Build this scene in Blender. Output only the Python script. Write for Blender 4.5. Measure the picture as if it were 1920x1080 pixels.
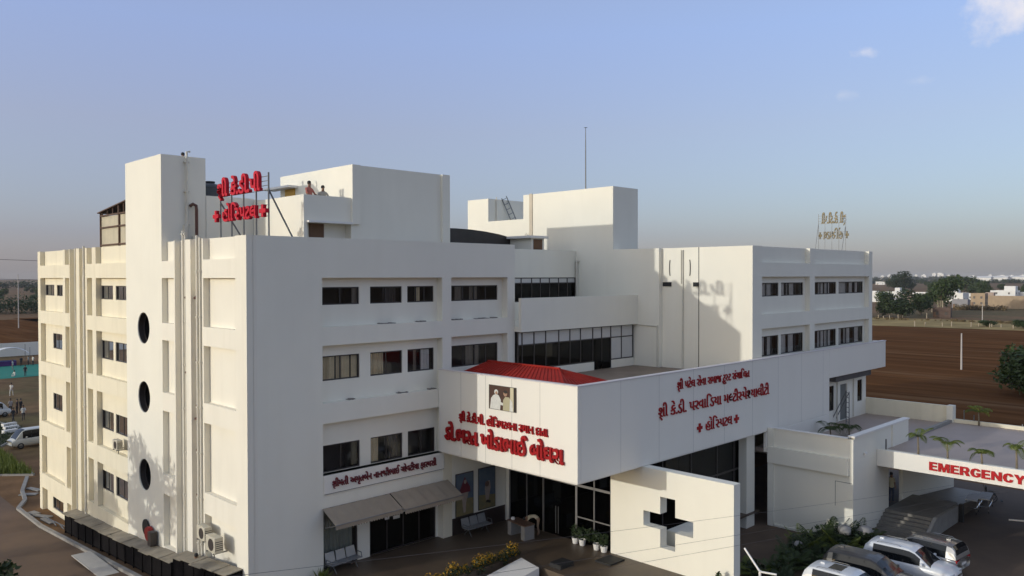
import bpy, bmesh, math, random
import numpy as np
from mathutils import Vector, Matrix
R = math.radians
random.seed(7)
for o in list(bpy.data.objects):
    bpy.data.objects.remove(o, do_unlink=True)
SC = bpy.context.scene
COL = SC.collection

# ---------------------------------------------------------------- camera, sky, sun, exposure
cd = bpy.data.cameras.new('camera'); cam = bpy.data.objects.new('camera', cd); COL.objects.link(cam)
cd.sensor_fit = 'HORIZONTAL'; cd.sensor_width = 36.0; cd.lens = 36.0 * 1506.0 / 1920.0
cd.clip_start = 0.5; cd.clip_end = 30000
yaw, pit, rol = R(45.35), R(-0.83), R(-0.117)
fw = Vector((math.cos(yaw) * math.cos(pit), math.sin(yaw) * math.cos(pit), math.sin(pit)))
rt = Vector((math.sin(yaw), -math.cos(yaw), 0)); up = rt.cross(fw)
rt2 = rt * math.cos(rol) + up * math.sin(rol); up2 = up * math.cos(rol) - rt * math.sin(rol)
m = Matrix((rt2, up2, -fw)).transposed().to_4x4(); m.translation = Vector((-15.79, -31.88, 16.07))
cam.matrix_world = m
SC.camera = cam

SUN = Vector((-1.0, 0.285, 0.19)).normalized()          # towards the sun: low, from the left
SUN_EL = math.asin(SUN.z); SUN_AZ = math.atan2(SUN.x, SUN.y)   # azimuth clockwise from +Y
wd = bpy.data.worlds.new('World'); SC.world = wd; wd.use_nodes = True
nt = wd.node_tree; nt.nodes.clear()
wo = nt.nodes.new('ShaderNodeOutputWorld'); bg = nt.nodes.new('ShaderNodeBackground')
sky = nt.nodes.new('ShaderNodeTexSky'); sky.sky_type = 'NISHITA'; sky.sun_disc = False
sky.sun_elevation = SUN_EL; sky.sun_rotation = SUN_AZ
sky.altitude = 100; sky.air_density = 1.0; sky.dust_density = 2.2; sky.ozone_density = 2.2
bg.inputs['Strength'].default_value = 0.15
# a few fair-weather clouds high on the right of the view and scattered thin puffs elsewhere
tc = nt.nodes.new('ShaderNodeTexCoord')
def wmath(op, a, b=None, clamp=False):
    n = nt.nodes.new('ShaderNodeMath'); n.operation = op; n.use_clamp = clamp
    for i, v in enumerate((a, b)):
        if v is None: continue
        if isinstance(v, (int, float)): n.inputs[i].default_value = v
        else: nt.links.new(v, n.inputs[i])
    return n.outputs[0]
def puff(direction, r0, r1, zs=2.2, strength=1.0):
    d = Vector(direction).normalized()
    vm = nt.nodes.new('ShaderNodeVectorMath'); vm.operation = 'SUBTRACT'
    nt.links.new(tc.outputs['Generated'], vm.inputs[0]); vm.inputs[1].default_value = d
    sc_ = nt.nodes.new('ShaderNodeVectorMath'); sc_.operation = 'MULTIPLY'; nt.links.new(vm.outputs[0], sc_.inputs[0]); sc_.inputs[1].default_value = (1, 1, zs)
    ln = nt.nodes.new('ShaderNodeVectorMath'); ln.operation = 'LENGTH'; nt.links.new(sc_.outputs[0], ln.inputs[0])
    nz = nt.nodes.new('ShaderNodeTexNoise'); nz.inputs['Scale'].default_value = 0.9 / r1; nz.inputs['Detail'].default_value = 9; nz.inputs['Roughness'].default_value = 0.62
    nt.links.new(tc.outputs['Generated'], nz.inputs['Vector'])
    dist = wmath('ADD', ln.outputs['Value'], wmath('MULTIPLY', wmath('SUBTRACT', nz.outputs[0], 0.5), -2.6 * r1))
    v = wmath('DIVIDE', wmath('SUBTRACT', r1, dist), r1 - r0, clamp=True)
    return wmath('MULTIPLY', v, strength)
def wdir(px, py):
    return rt2 * ((px - 960) / 1506) - up2 * ((py - 540) / 1506) + fw
msk = puff(wdir(1925, 18), 0.010, 0.052, 1.5, 0.82)
for px, py, a, b, s in ((1622, 98, 0.002, 0.017, 0.34), (1580, 178, 0.002, 0.018, 0.16), (1725, 152, 0.001, 0.014, 0.12), (2300, 60, 0.01, 0.06, 0.7), (-420, 90, 0.01, 0.05, 0.5)):
    msk = wmath('MAXIMUM', msk, puff(wdir(px, py), a, b, 2.6, s))
# hazy air: the clear-sky model is veiled by an even haze whose colour depends on height above the horizon only
sx_ = nt.nodes.new('ShaderNodeSeparateXYZ'); nt.links.new(tc.outputs['Generated'], sx_.inputs[0])
hr = nt.nodes.new('ShaderNodeValToRGB'); e_ = hr.color_ramp.elements
e_[0].position = 0.0; e_[0].color = (.205, .195, .225, 1); e_[1].position = 1.0; e_[1].color = (.235, .245, .28, 1)
for ps, c_ in ((0.05, (.140, .118, .215)), (0.176, (.195, .155, .24)), (0.285, (.20, .21, .375)), (0.45, (.22, .23, .305))):
    q_ = e_.new(ps); q_.color = (*c_, 1)
nt.links.new(wmath('ABSOLUTE', sx_.outputs['Z']), hr.inputs[0])
hs = nt.nodes.new('ShaderNodeVectorMath'); hs.operation = 'SCALE'; hs.inputs['Scale'].default_value = 1.50 / 0.15; nt.links.new(hr.outputs[0], hs.inputs[0])
hm = nt.nodes.new('ShaderNodeVectorMath'); hm.operation = 'MULTIPLY_ADD'; nt.links.new(sky.outputs[0], hm.inputs[0]); hm.inputs[1].default_value = (1.14, 1.22, 1.25); nt.links.new(hs.outputs[0], hm.inputs[2])
mx = nt.nodes.new('ShaderNodeMixRGB'); mx.inputs['Color2'].default_value = (8.6, 8.2, 8.4, 1)
nt.links.new(msk, mx.inputs['Fac']); nt.links.new(hm.outputs[0], mx.inputs['Color1'])
nt.links.new(mx.outputs[0], bg.inputs['Color']); nt.links.new(bg.outputs[0], wo.inputs['Surface'])

sl = bpy.data.lights.new('sun', 'SUN'); sl.energy = 2.35; sl.angle = R(0.53); sl.color = (1.0, 0.98, 0.91)
so = bpy.data.objects.new('sun', sl); COL.objects.link(so); so.rotation_euler = SUN.to_track_quat('Z', 'Y').to_euler(); so.location = (-60, 30, 60)
SC.view_settings.view_transform = 'Standard'; SC.view_settings.look = 'None'
SC.view_settings.exposure = -0.52; SC.view_settings.gamma = 1.0; SC.view_settings.use_curve_mapping = False
SC.render.engine = 'CYCLES'
SC.cycles.max_bounces = 6; SC.cycles.diffuse_bounces = 3; SC.cycles.transparent_max_bounces = 12; SC.cycles.volume_bounces = 0
SC.cycles.caustics_reflective = False; SC.cycles.caustics_refractive = False

# ---------------------------------------------------------------- materials
MATS = {}
def mat(name, col, rough=0.7, var=0.12, scale=1.5, streak=0.0, bump=0.0, bscale=30.0, metal=0.0, spec=0.5, col2=None, stretch=None, coat=0.0):
    if name in MATS: return MATS[name]
    M = bpy.data.materials.new(name); M.use_nodes = True; t = M.node_tree; p = t.nodes['Principled BSDF']
    p.inputs['Roughness'].default_value = rough; p.inputs['Metallic'].default_value = metal
    p.inputs['Specular IOR Level'].default_value = spec; p.inputs['Coat Weight'].default_value = coat
    g = t.nodes.new('ShaderNodeNewGeometry')
    src = g.outputs['Position']
    if stretch:
        mp = t.nodes.new('ShaderNodeVectorMath'); mp.operation = 'MULTIPLY'; mp.inputs[1].default_value = stretch
        t.links.new(src, mp.inputs[0]); src = mp.outputs[0]
    n = t.nodes.new('ShaderNodeTexNoise'); n.inputs['Scale'].default_value = scale; n.inputs['Detail'].default_value = 6; n.inputs['Roughness'].default_value = 0.6
    t.links.new(src, n.inputs['Vector'])
    r = t.nodes.new('ShaderNodeValToRGB'); r.color_ramp.elements[0].position = 0.3; r.color_ramp.elements[1].position = 0.7
    c2 = col2 or tuple(c * (1 - var) for c in col)
    r.color_ramp.elements[0].color = (*c2, 1); r.color_ramp.elements[1].color = (*col, 1)
    t.links.new(n.outputs[0], r.inputs[0]); out = r.outputs[0]
    if streak:
        mp = t.nodes.new('ShaderNodeVectorMath'); mp.operation = 'MULTIPLY'; mp.inputs[1].default_value = (1.1, 1.1, 0.09)
        t.links.new(g.outputs['Position'], mp.inputs[0])
        n2 = t.nodes.new('ShaderNodeTexNoise'); n2.inputs['Scale'].default_value = 1.6; n2.inputs['Detail'].default_value = 5; t.links.new(mp.outputs[0], n2.inputs['Vector'])
        r2 = t.nodes.new('ShaderNodeValToRGB'); r2.color_ramp.elements[0].position = 0.28; r2.color_ramp.elements[1].position = 0.52
        r2.color_ramp.elements[0].color = (1 - streak, 1 - streak * 1.1, 1 - streak * 1.35, 1); r2.color_ramp.elements[1].color = (1, 1, 1, 1)
        t.links.new(n2.outputs[0], r2.inputs[0])
        mm = t.nodes.new('ShaderNodeMixRGB'); mm.blend_type = 'MULTIPLY'; mm.inputs[0].default_value = 1
        t.links.new(out, mm.inputs[1]); t.links.new(r2.outputs[0], mm.inputs[2]); out = mm.outputs[0]
    t.links.new(out, p.inputs['Base Color'])
    if bump:
        n3 = t.nodes.new('ShaderNodeTexNoise'); n3.inputs['Scale'].default_value = bscale; n3.inputs['Detail'].default_value = 4; t.links.new(src, n3.inputs['Vector'])
        b = t.nodes.new('ShaderNodeBump'); b.inputs['Strength'].default_value = bump; b.inputs['Distance'].default_value = 0.02
        t.links.new(n3.outputs[0], b.inputs['Height']); t.links.new(b.outputs[0], p.inputs['Normal'])
    MATS[name] = M; return M
def glassmat(name, tint, base=0.015):
    M = bpy.data.materials.new(name); M.use_nodes = True; t = M.node_tree; t.nodes.clear()
    o = t.nodes.new('ShaderNodeOutputMaterial'); tr = t.nodes.new('ShaderNodeBsdfTransparent'); gl = t.nodes.new('ShaderNodeBsdfGlossy'); mix = t.nodes.new('ShaderNodeMixShader'); fr = t.nodes.new('ShaderNodeFresnel')
    tr.inputs[0].default_value = (*tint, 1); gl.inputs['Roughness'].default_value = 0.03; gl.inputs[0].default_value = (0.9, 0.92, 0.95, 1); fr.inputs[0].default_value = 1.32
    ad = t.nodes.new('ShaderNodeMath'); ad.inputs[1].default_value = base; t.links.new(fr.outputs[0], ad.inputs[0]); t.links.new(ad.outputs[0], mix.inputs[0])
    t.links.new(tr.outputs[0], mix.inputs[1]); t.links.new(gl.outputs[0], mix.inputs[2]); t.links.new(mix.outputs[0], o.inputs[0])
    MATS[name] = M; return M
def leafmat(name, col, col2):
    M = mat(name, col, 0.6, col2=col2, scale=2.5)
    p = M.node_tree.nodes['Principled BSDF']; p.inputs['Subsurface Weight'].default_value = 0.0
    t = M.node_tree; tl = t.nodes.new('ShaderNodeBsdfTranslucent'); tl.inputs[0].default_value = (*col, 1); ms = t.nodes.new('ShaderNodeMixShader'); ms.inputs[0].default_value = 0.25
    o = t.nodes['Material Output']; t.links.new(p.outputs[0], ms.inputs[1]); t.links.new(tl.outputs[0], ms.inputs[2]); t.links.new(ms.outputs[0], o.inputs[0])
    return M
WHITE = mat('white_plaster', (0.875, 0.835, 0.715), 0.75, 0.06, 0.3, streak=0.022, bump=0.1)
CREAM = mat('cream_plaster', (0.86, 0.785, 0.60), 0.75, 0.08, 0.5, streak=0.07, bump=0.1)
MCREAM = mat('pale_cream_plaster', (0.86, 0.81, 0.69), 0.75, 0.06, 0.4, streak=0.05, bump=0.1)
PANEL = mat('white_cladding', (0.855, 0.815, 0.73), 0.42, 0.03, 0.4, streak=0.015)
TRIM = mat('white_paint', (0.82, 0.79, 0.74), 0.5, 0.05, 1.0)
DARKFR = mat('bronze_frame', (0.055, 0.045, 0.04), 0.45, 0.2, 3.0)
GREYFR = mat('aluminium_frame', (0.28, 0.27, 0.26), 0.4, 0.15, 3.0, metal=0.5)
GLASS = glassmat('window_glass', (0.94, 0.93, 0.91))
DGLASS = glassmat('dark_tinted_glass', (0.10, 0.10, 0.10), 0.0)
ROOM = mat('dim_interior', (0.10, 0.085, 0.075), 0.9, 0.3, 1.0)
CURT = mat('cream_curtain', (0.78, 0.65, 0.42), 0.9, 0.15, 4.0)
CURTW = mat('pale_curtain', (0.86, 0.83, 0.77), 0.9, 0.15, 4.0)
PANW = mat('frosted_panel', (0.62, 0.61, 0.58), 0.35, 0.05, 2.0)
DECK = mat('roof_deck', (0.30, 0.23, 0.17), 0.8, 0.25, 0.7, bump=0.2)
DECKG = mat('grey_roof_tiles', (0.42, 0.33, 0.275), 0.6, 0.14, 0.5, bump=0.1)
STONE = mat('dark_paving_stone', (0.12, 0.085, 0.055), 0.5, 0.3, 0.9, bump=0.1)
CONC = mat('concrete', (0.36, 0.34, 0.31), 0.85, 0.25, 2.0, streak=0.1, bump=0.3)
BROWN = mat('brown_door_paint', (0.16, 0.075, 0.03), 0.55, 0.2, 3.0)
YELLOWD = mat('yellow_door_paint', (0.60, 0.33, 0.03), 0.5, 0.15, 3.0)
RED = mat('red_acrylic_letters', (0.40, 0.008, 0.012), 0.5, col2=(0.30, 0.010, 0.012), scale=1.2, spec=0.2)
REDROOF = mat('red_roof_sheet', (0.40, 0.025, 0.014), 0.6, 0.3, 1.2, streak=0.15, spec=0.2)
PIPEW = mat('white_plastic_pipe', (0.70, 0.66, 0.56), 0.5, 0.15, 2.0)
PIPEB = mat('brown_iron_pipe', (0.12, 0.05, 0.035), 0.6, 0.2, 2.0)
STEEL = mat('galvanised_steel', (0.20, 0.20, 0.20), 0.5, 0.25, 5.0, metal=0.6)
DARK = mat('dark_rubber', (0.015, 0.015, 0.016), 0.7, 0.2, 4.0)
ACW = mat('beige_unit_casing', (0.62, 0.57, 0.45), 0.5, 0.15, 3.0)
FABRIC = mat('awning_canvas', (0.36, 0.295, 0.22), 0.9, 0.15, 1.5, bump=0.1)
SKIN = mat('skin', (0.23, 0.12, 0.07), 0.6, 0.1, 5); HAIR = mat('hair', (0.012, 0.01, 0.009), 0.6, 0.2, 5)
LEAF = leafmat('leaf_green', (0.065, 0.10, 0.022), (0.03, 0.055, 0.012))
LEAFD = leafmat('leaf_dark', (0.04, 0.065, 0.018), (0.018, 0.034, 0.01))
LEAFY = leafmat('leaf_yellow_green', (0.17, 0.20, 0.03), (0.08, 0.12, 0.02))
FLOWER = leafmat('yellow_flower', (0.62, 0.36, 0.02), (0.40, 0.20, 0.01))
BARK = mat('bark', (0.16, 0.12, 0.085), 0.9, 0.3, 3, bump=0.4)

# ---------------------------------------------------------------- mesh helpers
class MB:
    def __init__(s): s.v = []; s.f = []; s.mi = []
    def face(s, pts, mi=0):
        b = len(s.v); s.v.extend([tuple(p) for p in pts]); s.f.append(tuple(range(b, b + len(pts)))); s.mi.append(mi); return s
    def box(s, x0, x1, y0, y1, z0, z1, mi=0):
        b = len(s.v)
        s.v.extend([(x0, y0, z0), (x1, y0, z0), (x1, y1, z0), (x0, y1, z0), (x0, y0, z1), (x1, y0, z1), (x1, y1, z1), (x0, y1, z1)])
        for q in ((0, 3, 2, 1), (4, 5, 6, 7), (0, 1, 5, 4), (1, 2, 6, 5), (2, 3, 7, 6), (3, 0, 4, 7)):
            s.f.append(tuple(b + i for i in q)); s.mi.append(mi)
        return s
    def bar(s, a, c, w, h=None, mi=0):
        a = Vector(a); c = Vector(c); h = h or w; d = (c - a).normalized()
        u = d.cross(Vector((0, 0, 1)))
        if u.length < 1e-3: u = Vector((1, 0, 0))
        u.normalize(); n = u.cross(d).normalized(); b = len(s.v)
        for p in (a, c):
            for i, j in ((-1, -1), (1, -1), (1, 1), (-1, 1)): s.v.append(tuple(p + u * (i * w / 2) + n * (j * h / 2)))
        for q in ((0, 3, 2, 1), (4, 5, 6, 7), (0, 1, 5, 4), (1, 2, 6, 5), (2, 3, 7, 6), (3, 0, 4, 7)):
            s.f.append(tuple(b + i for i in q)); s.mi.append(mi)
        return s
    def tube(s, pts, r, n=8, mi=0, cap=True):
        pts = [Vector(p) for p in pts]; rr = r if isinstance(r, (list, tuple)) else [r] * len(pts); b = len(s.v); pu = None
        for i, p in enumerate(pts):
            d = (pts[min(i + 1, len(pts) - 1)] - pts[max(i - 1, 0)]).normalized()
            u = d.cross(Vector((0.3, 0.2, 1)) if abs(d.z) < 0.9 else Vector((1, 0, 0)))
            if pu is not None and pu.dot(u) < 0 : u = -u
            u.normalize(); pu = u; w = d.cross(u)
            for k in range(n):
                a = 2 * math.pi * k / n; s.v.append(tuple(p + (u * math.cos(a) + w * math.sin(a)) * rr[i]))
        for i in range(len(pts) - 1):
            for k in range(n):
                k2 = (k + 1) % n; s.f.append((b + i * n + k, b + i * n + k2, b + (i + 1) * n + k2, b + (i + 1) * n + k)); s.mi.append(mi)
        if cap:
            s.f.append(tuple(b + k for k in range(n))[::-1]); s.mi.append(mi)
            e = b + (len(pts) - 1) * n; s.f.append(tuple(e + k for k in range(n))); s.mi.append(mi)
        return s
    def lathe(s, prof, c=(0, 0, 0), axis='z', n=16, mi=0):
        b = len(s.v)
        for (r, h) in prof:
            for k in range(n):
                a = 2 * math.pi * k / n; p = (r * math.cos(a), r * math.sin(a), h)
                if axis == 'x': p = (p[2], p[0], p[1])
                if axis == 'y': p = (p[0], p[2], p[1])
                s.v.append((c[0] + p[0], c[1] + p[1], c[2] + p[2]))
        for i in range(len(prof) - 1):
            for k in range(n):
                k2 = (k + 1) % n; s.f.append((b + i * n + k, b + i * n + k2, b + (i + 1) * n + k2, b + (i + 1) * n + k)); s.mi.append(mi)
        return s
    def mesh(s, name, mats, smooth=False):
        me = bpy.data.meshes.new(name); me.from_pydata(s.v, [], s.f)
        mats = mats if isinstance(mats, (list, tuple)) else [mats]
        for mm in mats: me.materials.append(mm)
        if len(mats) > 1: me.polygons.foreach_set('material_index', s.mi)
        if smooth: me.polygons.foreach_set('use_smooth', [True] * len(me.polygons))
        me.update(); return me
    def build(s, name, mats, parent=None, smooth=False, bevel=0.0):
        o = bpy.data.objects.new(name, s.mesh(name, mats, smooth)); COL.objects.link(o)
        if parent is not None: o.parent = parent
        if bevel:
            md = o.modifiers.new('bevel', 'BEVEL'); md.width = bevel; md.segments = 2; md.limit_method = 'ANGLE'
        return o
def tag(o, label=None, cat=None, group=None, kind=None):
    if label: o['label'] = label
    if cat: o['category'] = cat
    if group: o['group'] = group
    if kind: o['kind'] = kind
    return o
def empty(name, loc=(0, 0, 0), rz=0.0, label=None, cat=None, group=None):
    o = bpy.data.objects.new(name, None); COL.objects.link(o); o.location = loc; o.rotation_euler = (0, 0, rz); o.empty_display_size = 0.2
    tag(o, label, cat, group); return o
def copy_tree(o, parent=None):
    c = o.copy(); COL.objects.link(c); c.parent = parent
    for ch in o.children: copy_tree(ch, c)
    return c
def part(name, meshdata, parent, loc=(0, 0, 0), rot=(0, 0, 0)):
    o = bpy.data.objects.new(name, meshdata); COL.objects.link(o); o.parent = parent; o.location = loc; o.rotation_euler = rot; return o
def grid_wall(name, axis, pos, thick, us, vs, opens, mats, parent):
    """wall in plane axis=pos..pos+thick with rectangular openings (u0,u1,v0,v1)"""
    us = sorted(set([round(u, 4) for u in us] + [round(q, 4) for o in opens for q in o[:2] if us[0] < q < us[-1]]))
    vs = sorted(set([round(u, 4) for u in vs] + [round(q, 4) for o in opens for q in o[2:4] if vs[0] < q < vs[-1]]))
    nu, nv = len(us) - 1, len(vs) - 1
    def solid(i, j):
        if i < 0 or j < 0 or i >= nu or j >= nv: return False
        u = (us[i] + us[i + 1]) / 2; v = (vs[j] + vs[j + 1]) / 2
        return not any(o[0] < u < o[1] and o[2] < v < o[3] for o in opens)
    idx = {}; V = []; F = []
    def vid(i, j, k):
        if (i, j, k) not in idx:
            idx[(i, j, k)] = len(V); d = pos + thick * k
            V.append((d, us[i], vs[j]) if axis == 'x' else (us[i], d, vs[j]))
        return idx[(i, j, k)]
    for i in range(nu):
        for j in range(nv):
            if not solid(i, j): continue
            F.append((vid(i, j, 0), vid(i, j + 1, 0), vid(i + 1, j + 1, 0), vid(i + 1, j, 0)))
            F.append((vid(i, j, 1), vid(i + 1, j, 1), vid(i + 1, j + 1, 1), vid(i, j + 1, 1)))
            if not solid(i - 1, j): F.append((vid(i, j, 0), vid(i, j, 1), vid(i, j + 1, 1), vid(i, j + 1, 0)))
            if not solid(i + 1, j): F.append((vid(i + 1, j, 0), vid(i + 1, j + 1, 0), vid(i + 1, j + 1, 1), vid(i + 1, j, 1)))
            if not solid(i, j - 1): F.append((vid(i, j, 0), vid(i + 1, j, 0), vid(i + 1, j, 1), vid(i, j, 1)))
            if not solid(i, j + 1): F.append((vid(i, j + 1, 0), vid(i, j + 1, 1), vid(i + 1, j + 1, 1), vid(i + 1, j + 1, 0)))
    b = MB(); b.v = V; b.f = F; b.mi = [0] * len(F)
    me = b.mesh(name, mats); bm = bmesh.new(); bm.from_mesh(me); bmesh.ops.recalc_face_normals(bm, faces=bm.faces); bm.to_mesh(me); bm.free()
    o = bpy.data.objects.new(name, me); COL.objects.link(o); o.parent = parent; return o
def P3(axis, d, u, v): return (d, u, v) if axis == 'x' else (u, d, v)
def abox(b, axis, d0, d1, u0, u1, v0, v1, mi=0):
    if axis == 'x': b.box(d0, d1, u0, u1, v0, v1, mi)
    else: b.box(u0, u1, d0, d1, v0, v1, mi)
    return b
def curtain(axis, d, u0, u1, v0, v1, m, parent, rnd):
    b = MB(); n = max(6, int((u1 - u0) / 0.05)); pts = []
    for i in range(n + 1):
        u = u0 + (u1 - u0) * i / n; pts.append((u, d + 0.025 * math.sin(i * 1.9 + rnd) + 0.012 * math.sin(i * 0.7)))
    for i in range(n):
        b.face([P3(axis, pts[i][1], pts[i][0], v0), P3(axis, pts[i + 1][1], pts[i + 1][0], v0), P3(axis, pts[i + 1][1], pts[i + 1][0], v1), P3(axis, pts[i][1], pts[i][0], v1)])
    return b.build('curtain', m, parent)
WN = [0]
def window(parent, axis, face, u0, u1, v0, v1, mull=1, cur=None, fr=None, gl=None, slide=0.0, room=True):
    """framed window in an opening: wall face at `face`, looking along +axis into the room"""
    WN[0] += 1; fr = fr or DARKFR; t = 0.055; f0, f1 = face + 0.05, face + 0.13
    b = MB()
    abox(b, axis, f0, f1, u0, u1, v0, v0 + t); abox(b, axis, f0, f1, u0, u1, v1 - t, v1)
    abox(b, axis, f0, f1, u0, u0 + t, v0 + t, v1 - t); abox(b, axis, f0, f1, u1 - t, u1, v0 + t, v1 - t)
    xs = [u0 + t + (u1 - u0 - 2 * t) * (i / (mull + 1) + (slide if 0 < i < mull + 1 else 0)) for i in range(mull + 2)]
    for x in xs[1:-1]: abox(b, axis, f0 + 0.01, f1 - 0.01, x - 0.025, x + 0.025, v0 + t, v1 - t)
    w = b.build('window', fr, parent)
    for i in range(mull + 1):
        p = MB(); d = f0 + 0.03 + 0.02 * (i % 2)
        a_, c_ = xs[i] + 0.004, xs[i + 1] - 0.004; p.face([P3(axis, d, a_, v0 + t), P3(axis, d, c_, v0 + t), P3(axis, d, c_, v1 - t), P3(axis, d, a_, v1 - t)]); p.build('pane', gl or GLASS, w)
    if cur:
        for (a, c, mm) in cur: curtain(axis, face + 0.19, u0 + (u1 - u0) * a, u0 + (u1 - u0) * c, v0 + 0.02, v1 - 0.02, mm, w, WN[0])
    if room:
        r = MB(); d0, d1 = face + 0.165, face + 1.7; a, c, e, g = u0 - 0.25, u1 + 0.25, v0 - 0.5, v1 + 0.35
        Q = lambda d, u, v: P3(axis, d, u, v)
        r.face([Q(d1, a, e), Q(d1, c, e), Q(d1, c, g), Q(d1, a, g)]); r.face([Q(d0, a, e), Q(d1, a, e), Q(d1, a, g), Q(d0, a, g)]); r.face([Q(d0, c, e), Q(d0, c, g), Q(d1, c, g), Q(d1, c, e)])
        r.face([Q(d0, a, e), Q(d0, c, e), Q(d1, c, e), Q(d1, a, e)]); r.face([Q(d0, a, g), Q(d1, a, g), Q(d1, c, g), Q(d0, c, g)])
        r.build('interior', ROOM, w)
    return w
# ---------------------------------------------------------------- terrain
def gz(x, y):
    s = min(max(0.07 * (26 - y), 0.0), 1.7)
    def ss(a, b, t): t = min(max((t - a) / (b - a), 0), 1); return t * t * (3 - 2 * t)
    return s * (1 - ss(46, 62, x)) * ss(-60, -35, x) if x > 46 or x < -35 else s
def terrain():
    xs = [-6000, -1500, -400, -150] + list(range(-70, -30, 5)) + list(range(-30, 66, 4)) + [70, 80, 100, 130, 170, 230, 320, 450, 700, 1200, 2500, 6000]
    ys = [-6000, -1000, -200, -80, -50, -40, -30, -20, -14, -10, -6, -4, -2, 0, 1, 2, 3] + list(range(4, 28, 1)) + [30, 34, 40, 50, 70, 100, 150, 230, 350, 600, 1200, 2500, 6000]
    b = MB(); nx = len(xs)
    b.v = [(x, y, gz(x, y)) for y in ys for x in xs]
    for j in range(len(ys) - 1):
        for i in range(nx - 1):
            b.f.append((j * nx + i, j * nx + i + 1, (j + 1) * nx + i + 1, (j + 1) * nx + i)); b.mi.append(0)
    return b
G = bpy.data.materials.new('ground_soil'); G.use_nodes = True; t = G.node_tree; p = t.nodes['Principled BSDF']; p.inputs['Roughness'].default_value = 0.95; p.inputs['Specular IOR Level'].default_value = 0.1
g = t.nodes.new('ShaderNodeNewGeometry')
def noise(src, sc, det=6, dist=0.0):
    n = t.nodes.new('ShaderNodeTexNoise'); n.inputs['Scale'].default_value = sc; n.inputs['Detail'].default_value = det; n.inputs['Distortion'].default_value = dist; t.links.new(src, n.inputs['Vector']); return n.outputs[0]
def ramp(src, stops):
    r = t.nodes.new('ShaderNodeValToRGB'); e = r.color_ramp.elements
    e[0].position, e[0].color = stops[0][0], (*stops[0][1], 1); e[1].position, e[1].color = stops[-1][0], (*stops[-1][1], 1)
    for s in stops[1:-1]:
        q = e.new(s[0]); q.color = (*s[1], 1)
    t.links.new(src, r.inputs[0]); return r.outputs[0]
big = noise(g.outputs['Position'], 0.011, 3, 0.4); fine = noise(g.outputs['Position'], 0.5, 8)
c1 = ramp(big, [(0.36, (0.19, 0.115, 0.06)), (0.47, (0.24, 0.14, 0.072)), (0.53, (0.15, 0.12, 0.055)), (0.6, (0.21, 0.12, 0.062))])
c2 = ramp(fine, [(0.3, (0.7, 0.68, 0.66)), (0.7, (1.12, 1.1, 1.06))])
mm = t.nodes.new('ShaderNodeMixRGB'); mm.blend_type = 'MULTIPLY'; mm.inputs[0].default_value = 1; t.links.new(c1, mm.inputs[1]); t.links.new(c2, mm.inputs[2]); t.links.new(mm.outputs[0], p.inputs['Base Color'])
bmp = t.nodes.new('ShaderNodeBump'); bmp.inputs['Strength'].default_value = 0.6; bmp.inputs['Distance'].default_value = 0.08; t.links.new(noise(g.outputs['Position'], 2.2, 6), bmp.inputs['Height']); t.links.new(bmp.outputs[0], p.inputs['Normal'])
tag(terrain().build('ground', G), 'bare brown soil reaching to the horizon', kind='structure')
FIELD = mat('ploughed_soil', (0.18, 0.082, 0.034), 0.95, col2=(0.085, 0.038, 0.017), scale=0.3, bump=0.9, bscale=1.2, stretch=(1.0, 0.10, 1.0), spec=0.0)
SCRUB = mat('dry_grass', (0.48, 0.34, 0.14), 0.95, col2=(0.22, 0.16, 0.065), scale=0.12, bump=0.6, bscale=0.9, spec=0.1)
ROAD = mat('dusty_road', (0.19, 0.115, 0.065), 0.85, col2=(0.11, 0.07, 0.042), scale=0.22, bump=0.4, bscale=5.0)
PAVE = mat('forecourt_paving', (0.15, 0.10, 0.065), 0.8, col2=(0.09, 0.062, 0.042), scale=0.35, bump=0.3, bscale=6.0)
def sheet(name, pts, dz, m, label=None, sub=1):
    b = MB(); b.face([(x, y, gz(x, y) + dz) for x, y in pts]); return tag(b.build(name, m), label, kind='structure')
def strip(name, x0, x1, ys, dz, m, label):
    b = MB()
    for i in range(len(ys) - 1):
        b.face([(x0, ys[i], gz(x0, ys[i]) + dz), (x1, ys[i], gz(x1, ys[i]) + dz), (x1, ys[i + 1], gz(x1, ys[i + 1]) + dz), (x0, ys[i + 1], gz(x0, ys[i + 1]) + dz)])
    return tag(b.build(name, m), label, kind='structure')
ft = FIELD.node_tree; fp = ft.nodes['Principled BSDF']; src_ = fp.inputs['Base Color'].links[0].from_socket
fg = ft.nodes.new('ShaderNodeNewGeometry'); fmp = ft.nodes.new('ShaderNodeMapping'); fmp.inputs['Rotation'].default_value = (0, 0, R(42)); fmp.inputs['Scale'].default_value = (.16, .012, 1); ft.links.new(fg.outputs['Position'], fmp.inputs[0])
fn = ft.nodes.new('ShaderNodeTexNoise'); fn.inputs['Scale'].default_value = 1.0; fn.inputs['Detail'].default_value = 8; fn.inputs['Roughness'].default_value = .7; ft.links.new(fmp.outputs[0], fn.inputs['Vector'])
fr_ = ft.nodes.new('ShaderNodeValToRGB'); fr_.color_ramp.elements[0].position = .54; fr_.color_ramp.elements[1].position = .72; fr_.color_ramp.elements[0].color = (0, 0, 0, 1); fr_.color_ramp.elements[1].color = (.75, .75, .75, 1); ft.links.new(fn.outputs[0], fr_.inputs[0])
fx = ft.nodes.new('ShaderNodeMixRGB'); fx.inputs[2].default_value = (.24, .14, .075, 1); ft.links.new(fr_.outputs[0], fx.inputs[0]); ft.links.new(src_, fx.inputs[1]); ft.links.new(fx.outputs[0], fp.inputs['Base Color'])
sheet('ploughed_field', [(66, -160), (262, -60), (250, 66), (232, 150), (80, 330), (66, 330)], 0.006, FIELD, 'dark brown ploughed field behind the hospital')
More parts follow.
